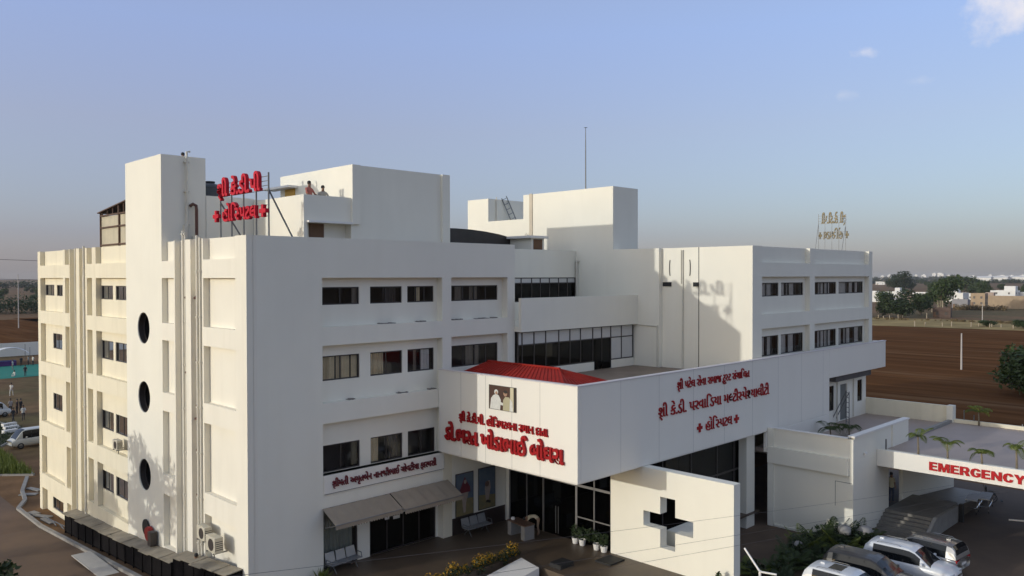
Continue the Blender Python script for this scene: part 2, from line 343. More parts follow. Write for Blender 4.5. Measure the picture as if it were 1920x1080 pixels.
sheet('grass_strip', [(262, -60), (320, -60), (300, 88), (280, 170), (232, 150), (250, 66)], 0.010, SCRUB, 'strip of dry yellow grass beyond the ploughed field')
sheet('dark_field', [(20, 170), (110, 170), (110, 320), (30, 320)], 0.006, FIELD, 'dark brown field behind the white compound wall')
ysr = [-60, -30, -14, -6, -2, 0, 1, 2, 4] + list(range(6, 29, 2)) + [34, 44, 60, 90, 120]
strip('road', -11.0, -1.25, ysr, 0.008, ROAD, 'dusty brown side road along the hospital')
sheet('forecourt', [(-1.1, -60), (45.9, -60), (45.9, -2), (-1.1, -2)], 0.008, PAVE, 'brown paved forecourt in front of the hospital')

# ---------------------------------------------------------------- hospital: main block
HOS = empty('hospital_building', (0, 0, 0), 0, 'large white four storey hospital with recessed bays, tower and entrance canopy', 'hospital')
TOP = 17.84; DK = 16.85
ROWS = [(-0.6, 1.57), (2.55, 5.20), (6.17, 9.38), (10.29, 12.92), (13.78, 16.02), (16.87, 18.5)]
colsA = [(25.3, 30.4), (24.0, 24.86), (19.63, 20.56), (14.0, 18.96), (7.57, 9.06), (1.03, 4.23)]
opA = [(a, b, r0, r1) for a, b in colsA for r0, r1 in ROWS] + [(22.59, 23.87, -1, 19), (21.16, 21.97, -1, 19), (6.2, 7.44, -1, 19), (5.04, 5.61, -1, 19)]
opA = [o for o in opA if not (o[0] > 25 and o[2] < 0)] + [(25.3, 30.4, -0.6, 1.57)]
grid_wall('facade_frame', 'x', 0.0, 0.30, [0.0, 9.06], [-0.6, TOP], opA, MCREAM, HOS)
grid_wall('facade_frame', 'x', 0.0, 0.30, [14.0, 31.0], [-0.6, TOP], opA, CREAM, HOS)
# stair tower panel with round windows
def ring_panel(y0, y1, zc, z0, z1, r, x0, x1):
    b = MB(); yc = (y0 + y1) / 2; n = 40; pts = []
    for k in range(n):
        a = 2 * math.pi * k / n; c, s = math.cos(a), math.sin(a)
        sc = min((y1 - yc) / abs(c) if abs(c) > 1e-6 else 1e9, ((z1 - zc) if s > 0 else (zc - z0)) / abs(s) if abs(s) > 1e-6 else 1e9)
        pts.append(((yc + r * c, zc + r * s), (yc + sc * c, zc + sc * s), c, s))
    corners = [(y1, z1), (y0, z1), (y0, z0), (y1, z0)]
    for k in range(n):
        i0, o0, c0, s0 = pts[k]; i1, o1, c1, s1 = pts[(k + 1) % n]
        poly = [i0, o0]
        if abs(o0[0] - o1[0]) > 1e-6 and abs(o0[1] - o1[1]) > 1e-6:
            mid = ((o0[0] + o1[0]) / 2, (o0[1] + o1[1]) / 2)
            poly.append(min(corners, key=lambda q: (q[0] - mid[0]) ** 2 + (q[1] - mid[1]) ** 2))
        poly += [o1, i1]
        b.face([(x0, q[0], q[1]) for q in poly][::-1])
        b.face([(x0, *i0), (x0, *i1), (x1, *i1), (x1, *i0)])
    return b
cuts = [(-0.6, 2.45, None), (2.45, 7.76, 5.72), (7.76, 11.6, 9.8), (11.6, 15.6, 13.41), (15.6, 22.23, None)]
tb = MB()
for z0, z1, zc in cuts:
    if zc is None: tb.face([(0, 9.06, z0), (0, 9.06, z1), (0, 14.0, z1), (0, 14.0, z0)])
    else:
        q = ring_panel(9.06, 14.0, zc, z0, z1, 0.82, 0.0, 0.42); o0 = len(tb.v); tb.v += q.v; tb.f += [tuple(i + o0 for i in ff) for ff in q.f]; tb.mi += q.mi
tb.face([(0, 9.06, -0.6), (2.28, 9.06, -0.6), (2.28, 9.06, 22.23), (0, 9.06, 22.23)]); tb.face([(0, 14.0, -0.6), (0, 14.0, 22.23), (2.28, 14.0, 22.23), (2.28, 14.0, -0.6)])
tb.face([(2.28, 9.06, 16.0), (2.28, 14.0, 16.0), (2.28, 14.0, 22.23), (2.28, 9.06, 22.23)]); tb.face([(0, 9.06, 22.0), (2.28, 9.06, 22.0), (2.28, 14.0, 22.0), (0, 14.0, 22.0)])
tb.build('stair_tower', WHITE, HOS)
for zc in (13.41, 9.8, 5.72):
    b = MB(); b.lathe([(0.82, 0.30), (0.74, 0.30), (0.74, 0.38), (0.82, 0.38)], (0, 11.53, zc), 'x', 40)
    b.lathe([(.818, .40), (.818, .05), (.80, .05), (.80, .40)], (0, 11.53, zc), 'x', 40); w = b.build('window', DARKFR, HOS); MB().lathe([(0.0, 0.34), (0.75, 0.34)], (0, 11.53, zc), 'x', 40).build('pane', DGLASS, w)
    MB().box(0.40, 1.4, 10.6, 12.5, zc - 0.95, zc + 0.95).build('interior', ROOM, w)
# recessed wall behind the frame of the left facade, with windows
C_, W_ = CURT, CURTW
winA = [(16.95, 18.95, 14.78, 15.58, [(.45, .85, C_)]), (14.55, 16.5, 14.78, 15.58, [(.45, .9, C_)]), (16.95, 18.95, 11.28, 12.37, [(.6, .72, C_)]), (14.5, 16.6, 11.28, 12.37, [(.0, .2, C_)]), (17.0, 19.0, 7.16, 8.25, [(0, .3, C_)]), (14.5, 16.65, 7.16, 8.25, [(.1, .45, C_), (.7, 1, C_)]),
        (17.1, 19.1, 3.57, 4.68, [(.3, .5, C_)]), (14.5, 16.7, 3.57, 4.68, None), (28.25, 30.3, 14.83, 15.56, [(.35, .7, C_)]), (26.4, 27.66, 14.83, 15.56, None), (26.6, 28.6, 11.28, 12.3, None), (26.7, 28.7, 7.16, 8.25, [(0, .5, C_)]), (26.7, 29.0, 0.35, 1.13, None)]
grid_wall('wall', 'x', 0.29, 0.17, [0.0, 9.06], [-0.6, TOP], [], MCREAM, HOS)
grid_wall('wall', 'x', 0.29, 0.17, [14.0, 31.0], [-0.6, TOP], [w[:4] for w in winA], CREAM, HOS)
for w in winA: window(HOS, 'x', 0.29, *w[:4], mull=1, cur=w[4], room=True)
# front (shaded) wall B
opB = [(3.63, 10.67, 13.78, 16.02), (11.27, 15.35, 13.78, 16.02), (3.63, 10.67, 10.30, 12.93), (11.27, 15.35, 10.30, 12.93), (3.63, 10.67, 7.02, 9.38), (3.63, 10.67, 2.2, 5.53)]
grid_wall('facade_frame', 'y', 0.0, 0.44, [0.46, 15.92], [-0.6, TOP], opB, WHITE, HOS)
mat('drab_curtain', (0.30, 0.26, 0.21), 0.9)
winB = [(3.85, 5.9, 14.77, 15.59, 1, [(.86, 1, MATS['drab_curtain'])]), (6.52, 8.42, 14.77, 15.59, 1, [(.45, .85, ROOM)]), (8.75, 10.45, 14.77, 15.59, 2, [(.35, .55, C_)]), (11.6, 15.0, 14.77, 15.59, 3, [(.12, .30, MATS['drab_curtain']), (.42, .60, MATS['drab_curtain'])]),
        (3.85, 5.9, 11.27, 12.41, 1, [(.02, .38, C_), (.42, .78, C_), (.82, .97, C_)]), (6.52, 8.42, 11.27, 12.41, 1, [(.02, .45, C_)]), (8.75, 10.45, 11.27, 12.41, 1, [(.3, .4, MATS['drab_curtain']), (.55, .9, W_)]), (11.6, 15.0, 11.27, 12.41, 3, [(.35, .62, mat('drab_curtain', (0.25, 0.22, 0.18), 0.9))]),
        (3.85, 5.9, 7.03, 8.29, 1, None), (6.52, 8.42, 7.03, 8.29, 1, [(.05, .3, C_), (.62, .9, ROOM)]), (8.75, 10.5, 7.03, 8.29, 1, None)]
grid_wall('wall', 'y', 0.43, 0.17, [0.465, 15.915], [-0.6, TOP], [w[:4] for w in winB] + [(3.75, 5.75, 2.55, 5.4), (6.44, 10.55, 2.55, 5.45)], WHITE, HOS)
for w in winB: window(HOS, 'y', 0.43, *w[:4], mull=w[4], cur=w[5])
MB().box(3.63, 10.68, 0.005, 0.425, 6.99, 7.02).build('window_sill', DARKFR, HOS)
window(HOS, 'y', 0.43, 3.75, 5.75, 2.56, 5.39, 0, [(.0, .9, mat('pharmacy_poster_wall', (0.30, 0.32, 0.27), 0.7))], gl=GLASS)
window(HOS, 'y', 0.43, 6.45, 10.54, 2.56, 5.44, 3, None, gl=DGLASS)
for x, z, w_, h_ in ((7.35, 4.12, .26, .24), (7.85, 4.05, .40, .16), (8.40, 4.30, .24, .24), (9.75, 4.32, .24, .24)):
    MB().box(x, x + w_, 0.452, 0.456, z, z + h_).build('paper_notice', TRIM, HOS)
# wind-blown litter and grime lying on the ledges
LITTER = mat('dark_litter', (.30, .27, .24), .95, .4, 6)
for x, z, L_ in ((6.9, 13.78, .9), (9.2, 13.78, .5), (11.5, 13.78, .7), (13.1, 13.78, 1.0), (14.3, 13.78, .4), (8.0, 10.30, .6), (9.9, 10.30, .5), (5.1, 10.30, .4)):
    b = MB(); rg = random.Random(int(x * 10)); n = 9
    for i in range(n):
        a, c = x + L_ * i / n, x + L_ * (i + 1) / n; h0 = .015 + .05 * rg.random(); b.box(a, c - .01 * rg.random(), .08 + .1 * rg.random(), .3 + .12 * rg.random(), z, z + h0)
    b.build('ledge_litter', LITTER, HOS)
# roof deck and far walls of the whole complex
MB().box(0.46, 15.9, 0.6, 30.8, 16.3, DK).build('roof_deck', CONC, HOS)
MB().box(0.31, 15.9, 30.8, 31.0, -0.6, TOP).box(15.6, 15.92, 0.61, 4.6, 13.0, TOP).build('rear_wall', CREAM, HOS)
MB().box(15.92, 44.4, 5.0, 30.8, 16.3, DK - 0.004).build('roof_deck', CONC, HOS)
MB().box(27.4, 44.2, -8.1, 5.0, 16.3, DK - 0.008).build('roof_deck', CONC, HOS)
MB().box(44.2, 44.4, -8.0, 30.8, -0.6, TOP).box(15.93, 44.2, 30.8, 31.0, -0.6, TOP).build('rear_wall', CREAM, HOS)
# pipes in the service grooves of the left facade
for y, r, z0, z1, m_ in ((23.3, .055, .4, 17.9, PIPEW), (22.9, .05, .6, 17.9, PIPEW), (21.5, .05, .8, 17.9, PIPEW), (20.95, .06, .9, 17.95, PIPEW), (21.05, .05, .9, 16.2, PIPEW), (6.85, .055, 2.4, 18.3, PIPEW), (6.6, .045, 2.4, 18.2, PIPEW), (6.35, .05, 2.4, 17.7, PIPEW), (4.78, .055, 2.7, 18.0, PIPEW), (4.45, .05, 2.7, 17.9, PIPEW), (5.3, .05, 2.7, 15.0, PIPEB)):
    x = -0.05 if y in (20.95, 21.05, 4.78, 4.45) else 0.16
    b = MB().tube([(x, y, z0), (x, y, z1)], r, 8)
    for z in np.arange(z0 + 1, z1, 2.1): b.box(x - r - .015, x + r + .06, y - r - .02, y + r + .02, z, z + .07)
    b.build('downpipe', m_, HOS)
for y, z in ((6.35, 15.2), (5.3, 15.2), (6.35, 11.6), (5.3, 9.5)): MB().tube([(0.16, y - .25, z), (0.16, y + .25, z - .12)], .06, 8).build('pipe_bend', PIPEB, HOS)
b = MB().tube([(1.25, 8.93, 17.2), (1.25, 8.93, 22.45), (1.42, 8.93, 22.47)], .055, 8)
for z in (18.7, 20.4, 21.9): b.box(1.12, 1.38, 8.90, 9.05, z, z + .06)
b.build('vent_pipe', PIPEW, HOS)
MB().tube([(1.42, 8.98, 19.70), (1.52, 8.85, 19.80), (1.66, 8.80, 19.72), (1.68, 8.8, 19.5), (1.68, 8.8, 17.2)], .085, 8).build('drain_pipe', PIPEB, HOS)
MB().box(1.08, 1.19, 8.85, 9.05, 17.2, 18.7).box(1.5, 1.85, 8.7, 9.0, 17.9, 18.15).build('cable_duct', PIPEW, HOS)
# concealed grooves and panel joints on the canopy are thin recessed lines of darker sealant
JOINT = mat('sealant_joint', (0.42, 0.41, 0.38), 0.8)

# ---------------------------------------------------------------- entrance canopy
CX, CY, CT, CB = 10.39, -9.37, 11.3, 7.1
cm = MB()
cm.box(CX, CX + .22, CY, -0.01, CB, CT)                                           # west face
cm.box(CX + .22, 35.35, CY, CY + .22, CB, CT).box(27.05, 35.35, CY + .001, CY + .22, 5.9, CB).box(35.35, 44.8, CY, CY + .22, 9.42, CT)
cm.box(44.6, 44.8, CY + .22, -8.46, 9.42, CT)
cm.build('entrance_canopy', PANEL, HOS, bevel=.03)
MB().box(CX - .03, CX + .27, CY - .03, -0.02, CT, CT + .05).box(CX + .27, 44.83, CY - .03, CY + .27, CT, CT + .05).build('parapet_coping', mat('coping', (0.74, 0.68, 0.66), 0.5, .06), HOS)
MB().box(CX + .22, 27.0, CY + .22, 0.42, 10.1, 10.27).build('terrace_floor', DECK, HOS)
MB().box(CX + .22, 26.9, CY + .22, 0.0, 7.0, 7.12).build('canopy_soffit', TRIM, HOS)
for y in (-1.75, -3.55, -5.35, -7.15): MB().box(CX - .004, CX + .002, y - .008, y + .008, CB, CT).build('panel_joint', JOINT, HOS)
for x in (13.4, 16.4, 19.4, 22.4, 25.4, 28.4, 31.4, 34.4): MB().box(x - .006, x + .006, CY - .003, CY + .002, CB, CT).build('panel_joint', JOINT, HOS)
# wall under the canopy with wainscot
WAIN = mat('dark_granite', (0.045, 0.032, 0.027), 0.3, .3, 2)
MB().box(11.28, 15.1, -0.03, -0.002, 2.55, 3.42).build('wainscot', WAIN, HOS)
MB().box(10.67, 11.27, -0.012, -0.001, 2.55, 7.0).build('pier_cladding', CREAM, HOS)
# glass lobby front, facing the sun
lob = MB()
for y0, y1 in ((-0.35, -0.28), (-1.66, -1.6), (-2.9, -2.8), (-5.22, -5.1), (-6.36, -6.3), (-7.44, -7.36)): lob.box(15.17, 15.27, y0, y1, 2.55, 7.0)
lob.box(15.17, 15.27, -7.44, -0.28, 5.38, 5.5).box(15.18, 15.26, -7.4, -5.2, 3.8, 3.86)
lw = lob.build('lobby_glazing', GREYFR, HOS)
for y0, y1 in ((-1.6, -0.35), (-2.8, -1.66), (-5.1, -2.9), (-6.3, -5.22), (-7.36, -6.36)):
    MB().box(15.21, 15.22, y0, y1, 2.57, 5.38).build('pane', DGLASS, lw); MB().box(15.21, 15.22, y0, y1, 5.5, 7.0).build('pane', DGLASS, lw)
MB().box(15.24, 15.25, -7.36, -5.22, 3.38, 3.8).build('green_band', mat('green_film', (0.16, 0.22, 0.11), 0.5), lw)
for y in (-3.8, -3.98): MB().tube([(15.12, y, 2.7), (15.12, y, 4.1)], .025, 8).build('door_handle', STEEL, lw)
MB().box(15.16, 15.28, -0.28, -0.05, 2.55, 7.0).build('column', WHITE, HOS)
MB().box(15.35, 26.9, -9.0, 0.4, 2.45, 2.54).build('lobby_floor', STONE, HOS)
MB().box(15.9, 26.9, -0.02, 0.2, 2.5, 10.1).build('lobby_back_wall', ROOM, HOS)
# south glazing of the lobby, behind the cross wall
sg = MB()
for x in (15.6, 18.2, 20.8, 23.4, 25.2, 26.8): sg.box(x - .04, x + .04, -8.34, -8.26, 1.7, 7.0)
sg.box(15.3, 26.9, -8.33, -8.27, 5.0, 5.1)
sgo = sg.build('lobby_glazing', DARKFR, HOS)
for a, c in ((15.64, 18.16), (18.24, 20.76), (20.84, 23.36), (23.44, 25.16), (25.24, 26.76)): MB().box(a, c, -8.305, -8.295, 1.75, 6.98).build('pane', DGLASS, sgo)
MB().box(25.6, 26.5, -8.9, -8.4, 1.7, 7.0).build('column', WHITE, HOS)
MB().box(26.9, 27.04, -8.3, 0.4, 1.0, 7.1).build('lobby_side_wall', ROOM, HOS)
# free-standing cross wall
cw = grid_wall('cross_wall', 'x', 15.09, 0.52, [-14.14, -7.45], [1.5, 7.09], [(-11.17, -10.35, 3.5, 5.87), (-12.12, -9.4, 4.34, 5.05)], WHITE, HOS)
MB().box(16.25, 18.2, -12.4, -9.9, 1.7, 3.95).build('ramp_wall', WHITE, HOS)
# porch floor, stone, with edge
MB().box(2.4, 15.2, -4.55, 0.55, 1.2, 2.55).box(11.25, 15.5, -14.6, -4.55, 1.2, 2.546).build('porch_floor', STONE, HOS)

# ---------------------------------------------------------------- set-back middle section and balcony
def strip_glazing(y, x0, x1, zb, zt, ztr, mulls, white_from=None, door=None, name='strip_window'):
    b = MB(); b.box(x0, x1, y - .04, y + .04, zt - .06, zt).box(x0, x1, y - .035, y + .035, ztr - .03, ztr + .03)
    if door: b.box(x0, door[0], y - .04, y + .04, zb, zb + .07).box(door[1], x1, y - .04, y + .04, zb, zb + .07).box(door[0], door[0] + .06, y - .042, y + .042, door[2], zb).box(door[1] - .06, door[1], y - .042, y + .042, door[2], zb)
    else: b.box(x0, x1, y - .04, y + .04, zb, zb + .07)
    ms = [x0 + .03] + mulls + [x1 - .03]
    for x in ms: b.box(x - .03, x + .03, y - .041, y + .041, zb + .07, zt - .06)
    o = b.build(name, DARKFR, HOS)
    for i in range(len(ms) - 1):
        a, c = ms[i] + .03, ms[i + 1] - .03
        MB().box(a, c, y - .004, y + .004, ztr + .03, zt - .06).build('frosted_panel', PANW, o)
        lo = zb + .07
        if door and a > door[0] - .2 and c < door[1] + .2: lo = door[2]
        MB().box(a, c, y - .004, y + .004, lo, ztr - .03).build('pane', PANW if white_from and a > white_from else DGLASS, o)
    return o
MB().box(15.92, 26.7, 4.79, 4.99, 15.99, TOP).box(15.92, 26.7, 4.80, 4.98, 13.0, 14.4).build('wall', WHITE, HOS)
strip_glazing(4.86, 15.95, 26.68, 14.4, 15.99, 15.62, [16.9, 17.8, 18.7, 19.6, 20.45, 21.32, 22.3, 23.13, 24.02, 24.94, 25.83])
MB().box(15.93, 26.7, -0.5, -0.3, 12.96, 14.85).box(15.93, 26.7, -0.3, 4.78, 12.97, 13.25).build('balcony', WHITE, HOS)
strip_glazing(-0.16, 15.95, 26.6, 10.78, 12.95, 12.2, [16.31, 17.28, 18.26, 19.39, 20.38, 21.35, 22.51, 23.38, 24.29, 25.38], white_from=24.2, door=(22.55, 24.35, 10.3))
MB().box(15.95, 22.6, -0.22, -0.09, 10.27, 10.78).box(24.3, 26.65, -0.22, -0.09, 10.27, 10.78).build('wall', WHITE, HOS)
MB().box(15.95, 26.6, 1.4, 1.5, 10.2, 12.95).box(15.95, 26.68, 6.6, 6.7, 13.2, 16.0).build('interior', ROOM, HOS)
# east wing wall facing the terrace (plane x = 26.7 / 27.05) and service tower
MB().box(26.7, 27.4, -2.15, 9.0, 9.9, TOP).box(26.7, 29.45, 1.53, 9.92, TOP, 22.08).box(26.7, 30.9, 9.92, 13.73, DK - .5, 20.32).box(26.7, 30.6, 13.73, 16.12, DK - .5, 22.1).build('service_tower', WHITE, HOS)
MB().box(26.64, 26.70, 8.96, 9.26, 18.4, 22.12).build('downpipe_chase', mat('tan_plaster', (.62, .54, .42), .8), HOS)
MB().box(27.05, 27.35, -8.14, -2.15, 1.2, TOP).build('wall', WHITE, HOS)
MB().box(27.042, 27.052, -4.87, -4.82, 10.27, TOP).build('expansion_joint', DARKFR, HOS)
for y0, y1 in ((-2.86, -2.22), (-4.82, -4.46)): MB().box(27.0, 27.06, y0, y1, 15.42, 15.68).build('vent_opening', DARK, HOS)
for yc, sg_ in ((-2.77, 1), (-4.19, -1)):
    b = MB().tube([(27.03, yc + sg_ * .05 * math.cos(k), 16.58 + .5 * math.sin(k)) for k in np.linspace(-1.4, 1.4, 9)], .03, 6); b.build('bent_rod', DARKFR, HOS)
b = MB().tube([(27.0, -3.72, 17.7), (27.0, -3.72, 14.0), (26.98, -3.72, 10.3)], .05, 8).tube([(27.0, -3.6, 17.7), (27.0, -3.6, 15.6)], .03, 6); b.build('downpipe', PIPEW, HOS)
MB().tube([(26.64, -2.06, 12.95), (26.64, -2.06, 10.3)], .05, 8).tube([(26.64, -0.55, 12.93), (26.64, -2.06, 12.88)], .04, 8).build('downpipe', PIPEW, HOS)
MB().tube([(26.6, 4.62, 17.1), (26.6, 4.62, 13.2)], .07, 8).tube([(26.6, 4.72, 17.1), (26.6, 4.42, 17.1)], .06, 8).build('downpipe', PIPEW, HOS)
MB().tube([(27.51, 13.66, 20.3), (27.51, 13.66, 22.25)], .04, 8).build('downpipe', PIPEW, HOS)
b = MB()
for z in (17.5, 17.9): b.tube([(26.6, 9.9 - .3, z + .9), (26.6, 9.9 - .3, z + .3)], .03, 6)
b.tube([(26.55, 9.6, 18.3), (26.55, 9.6, 19.1), (26.55, 9.45, 19.25), (26.55, 9.3, 19.1), (26.55, 9.3, 18.4)], .03, 6).build('pipe_loop', PIPEW, HOS)
# roof-access cabin with brown door, left of the service tower
MB().box(22.75, 24.0, 5.3, 7.5, DK, 18.62).build('roof_cabin', WHITE, HOS); MB().box(22.4, 24.15, 5.05, 7.6, 18.62, 18.78).build('cabin_slab', TRIM, HOS); MB().box(22.95, 23.8, 5.27, 5.297, DK, 18.55).build('door', BROWN, HOS)
# dark arched roof over the atrium
def vault(x0, x1, y0, y1, zb, zt, n=20):
    b = MB(); xc, rx, h = (x0 + x1) / 2, (x1 - x0) / 2, zt - zb; P = [(xc - rx * math.cos(math.pi * k / n), zb + h * math.sin(math.pi * k / n)) for k in range(n + 1)]
    for k in range(n):
        b.face([(P[k][0], y0, P[k][1]), (P[k + 1][0], y0, P[k + 1][1]), (P[k + 1][0], y1, P[k + 1][1]), (P[k][0], y1, P[k][1])])
    b.face([(x, y0, z) for x, z in P][::-1]); b.face([(x, y1, z) for x, z in P]); return b
vault(9.4, 26.3, 7.3, 14.5, 16.9, 19.16).build('arched_roof', mat('dark_roof_sheet', (0.045, 0.038, 0.032), 0.55, .3, .8, streak=.2), HOS)

# ---------------------------------------------------------------- right wing, facade facing the camera
YD = -8.45
opD = [(a, b, r0, r1) for a, b in ((28.17, 34.46), (35.17, 44.04)) for r0, r1 in ROWS[2:]]
grid_wall('facade_frame', 'y', YD, 0.31, [27.05, 44.65], [9.43, TOP], opD, WHITE, HOS)
winD = [(28.6, 30.82, 14.82, 15.65, [(.15, .48, W_), (.52, .78, W_)]), (31.13, 34.15, 14.82, 15.65, [(.03, .25, W_), (.34, .42, W_), (.48, .68, W_)]), (35.6, 39.15, 14.82, 15.65, [(.3, .5, W_), (.58, .78, W_)]), (39.53, 43.71, 14.82, 15.65, [(.1, .4, W_), (.5, .65, W_), (.75, .85, W_)]),
        (28.6, 30.82, 11.2, 12.42, [(.1, .35, W_), (.5, .7, W_)]), (31.13, 34.15, 11.2, 12.42, [(.05, .3, W_), (.45, .65, W_)]), (35.6, 39.15, 11.25, 12.42, [(.3, .55, W_), (.6, .85, W_)]), (39.53, 43.71, 11.25, 12.42, [(.05, .2, W_), (.3, .55, W_), (.7, .9, W_)])]
grid_wall('wall', 'y', YD + .30, 0.17, [27.36, 44.2], [9.43, TOP], [w[:4] for w in winD], WHITE, HOS)
for w in winD: window(HOS, 'y', YD + .30, *w[:4], mull=2, cur=w[4])
MB().box(44.2, 44.65, YD + .31, YD + .6, 9.43, TOP).build('wall', WHITE, HOS)
# lower wall beneath the canopy end: door, windows
opL = [(39.2, 40.35, 6.06, 8.55), (42.1, 42.95, 7.05, 8.6), (37.3, 38.2, 6.9, 8.6)]
grid_wall('wall', 'y', YD + .02, 0.25, [35.4, 43.6], [5.9, 9.42], opL, WHITE, HOS)
for o in opL[1:]: window(HOS, 'y', YD + .02, *o, mull=0, gl=DGLASS)
MB().box(39.2, 40.35, YD + .12, YD + .17, 6.06, 8.55).build('door', mat('grey_door', (.16, .17, .16), .5), HOS)
MB().box(37.0, 42.9, YD - .62, YD - .1, 8.98, 9.40).build('service_duct', mat('duct_grey', (.10, .09, .09), .6, .4, 3), HOS)
for x in (38.6, 41.3): MB().tube([(x, YD - .04, 6.1), (x, YD - .04, 8.9)], .04, 8).build('downpipe', PIPEW, HOS)

# ---------------------------------------------------------------- low emergency block with terrace
MB().box(27.2, 27.4, -14.26, CY + .02, 0.5, 7.3).build('wall', WHITE, HOS)
MB().box(27.0, 27.2, -14.05, CY - .05, 5.35, 6.27).build('sun_ledge', WHITE, HOS)
MB().box(27.1, 27.2, -9.75, CY - .02, 0.9, 7.3).build('pilaster', WHITE, HOS)
MB().box(27.08, 27.2, -14.2, -9.8, 1.72, 1.84).build('plinth_ledge', WHITE, HOS)
MB().box(27.185, 27.199, -14.26, -9.9, 0.5, 1.7).build('basement_recess', mat('grey_plaster', (.45, .44, .42), .8), HOS)
for y0, y1 in ((-11.0, -10.35), (-12.2, -11.15), (-13.2, -12.4)): MB().box(27.15, 27.186, y0, y1, 0.55, 1.5).build('basement_panel', mat('grey_shutter', (.17, .16, .16), .6), HOS)
MB().box(27.19, 27.199, -13.31, -13.29, 3.6, 4.95).box(27.19, 27.199, -14.2, -13.31, 4.93, 4.95).build('cable', DARKFR, HOS)
MB().box(27.4, 32.2, -14.26, -14.06, 0.5, 6.05).box(34.35, 43.8, -14.26, -14.06, 1.2, 6.05).box(32.2, 34.35, -14.26, -14.06, 5.0, 6.05).build('wall', WHITE, HOS)
MB().box(27.4, 32.6, -14.255, -14.06, 6.05, 7.42).box(32.6, 35.1, -14.32, -14.0, 6.05, 7.42).build('terrace_parapet', WHITE, HOS)
MB().box(27.15, 35.2, -14.36, -13.98, 7.42, 7.5).box(27.15, 27.45, -13.98, CY - .04, 7.3, 7.36).build('parapet_coping', TRIM, HOS)
MB().box(35.1, 43.8, -14.24, -14.0, 6.05, 6.32).build('kerb_wall', CONC, HOS)
MB().box(43.6, 43.85, -14.2, YD + .25, 5.5, 7.2).build('terrace_parapet', CREAM, HOS); MB().box(43.4, 44.0, -14.3, -13.9, 5.5, 7.25).build('parapet_post', WHITE, HOS)
MB().box(27.4, 43.6, -14.0, YD, 5.8, 6.04).build('terrace_floor', DECKG, HOS)
MB().box(32.25, 34.3, -13.0, -12.9, 2.6, 5.0).build('interior', ROOM, HOS)
MB().box(28.52, 28.85, -14.36, -14.27, 6.3, 6.42).build('bulkhead_lamp', TRIM, HOS)
# emergency porch slab: a structure of its own beside the hospital
EMC = empty('emergency_canopy', (37, -18, 1.87), 0, 'flat white porch roof carrying the red EMERGENCY lettering beside the parked cars', 'canopy')
def emc(name, b, m_): 
    o = b.build(name, m_); o.parent = EMC; o.matrix_parent_inverse = Matrix.Translation((-37, 18, -1.87)); return o
emc('fascia', MB().box(30.41, 30.61, -27.0, -14.27, 5.4, 6.33), PANEL)
emc('roof_slab', MB().box(30.61, 43.8, -27.0, -14.27, 5.75, 6.12), DECKG)
emc('kerb', MB().box(43.6, 43.8, -27.0, -14.27, 6.121, 6.36), CREAM)
emc('kerb', MB().box(30.62, 30.9, -27.0, -14.27, 6.121, 6.30), CREAM)
for x in (31.5, 42.8): emc('column', MB().box(x, x + .45, -26.5, -26.05, 1.7, 5.75), WHITE)
# steps and landing of the emergency door
b = MB(); n = 6
for i in range(n): b.box(30.1 + .3 * i, 36.0 if i == n - 1 else 32.3, -16.78, -14.27, 1.2, 1.87 - .06 + (.83 + .06) * (i + 1) / n)
tag(b.build('entrance_steps', mat('grey_step_stone', (.22, .20, .17), .6, .25, 1.5)), 'grey stone steps up to the emergency door', 'steps')
tag(MB().face([(31.75, -16.8, 2.72), (35.4, -16.8, 2.66), (35.4, -16.8, 1.2), (30.0, -16.8, 1.2), (30.2, -16.8, 1.95)][::-1]).face([(31.75, -16.98, 2.72), (35.4, -16.98, 2.66), (35.4, -16.98, 1.2), (30.0, -16.98, 1.2), (30.2, -16.98, 1.95)]).face([(31.75, -16.98, 2.72), (31.75, -16.8, 2.72), (35.4, -16.8, 2.66), (35.4, -16.98, 2.66)]).face([(31.75, -16.98, 2.72), (30.2, -16.98, 1.95), (30.2, -16.8, 1.95), (31.75, -16.8, 2.72)]).face([(35.4, -16.98, 2.66), (35.4, -16.8, 2.66), (35.4, -16.8, 1.2), (35.4, -16.98, 1.2)]).build('ramp_side_wall', CONC), 'low sloping grey side wall of the emergency steps', 'wall')
MB2 = MB().face([(35.3, -14.3, 2.62), (35.3, -16.8, 2.62), (43.5, -16.8, 1.75), (43.5, -14.3, 1.75)][::-1]).face([(35.3, -16.8, 2.62), (35.3, -16.8, 1.2), (43.5, -16.8, 1.2), (43.5, -16.8, 1.75)][::-1])
tag(MB2.build('ramp', STONE), 'grey ramp running down beyond the emergency landing', kind='structure')

# ---------------------------------------------------------------- roof boxes on the main block
MB().box(7.65, 14.25, 3.75, 11.1, DK, 21.9).box(7.65, 8.15, 3.6, 3.75, 18.8, 21.9).box(13.7, 14.25, 3.6, 3.75, DK, 21.9).build('lift_room', WHITE, HOS)
MB().box(4.9, 5.1, 3.75, 9.0, DK, 20.17).box(5.1, 7.65, 3.75, 3.9, 18.85, 20.17).box(5.1, 7.65, 4.3, 4.45, DK, 18.85).box(5.1, 7.65, 3.9, 9.0, 18.9, 19.1).build('roof_annex', WHITE, HOS)
MB().box(2.29, 4.9, 9.02, 9.2, DK, 20.3).build('roof_annex_wall', WHITE, HOS)
MB().box(5.05, 7.64, 3.5, 3.75, 18.78, 18.88).build('annex_ledge', TRIM, HOS)
MB().box(5.5, 6.35, 4.26, 4.298, DK, 18.78).build('door', BROWN, HOS)
MB().box(7.60, 7.649, 9.42, 10.5, 19.1, 21.1).build('door', YELLOWD, HOS); MB().box(7.05, 7.75, 9.1, 12.0, 21.12, 21.24).build('door_slab', TRIM, HOS)
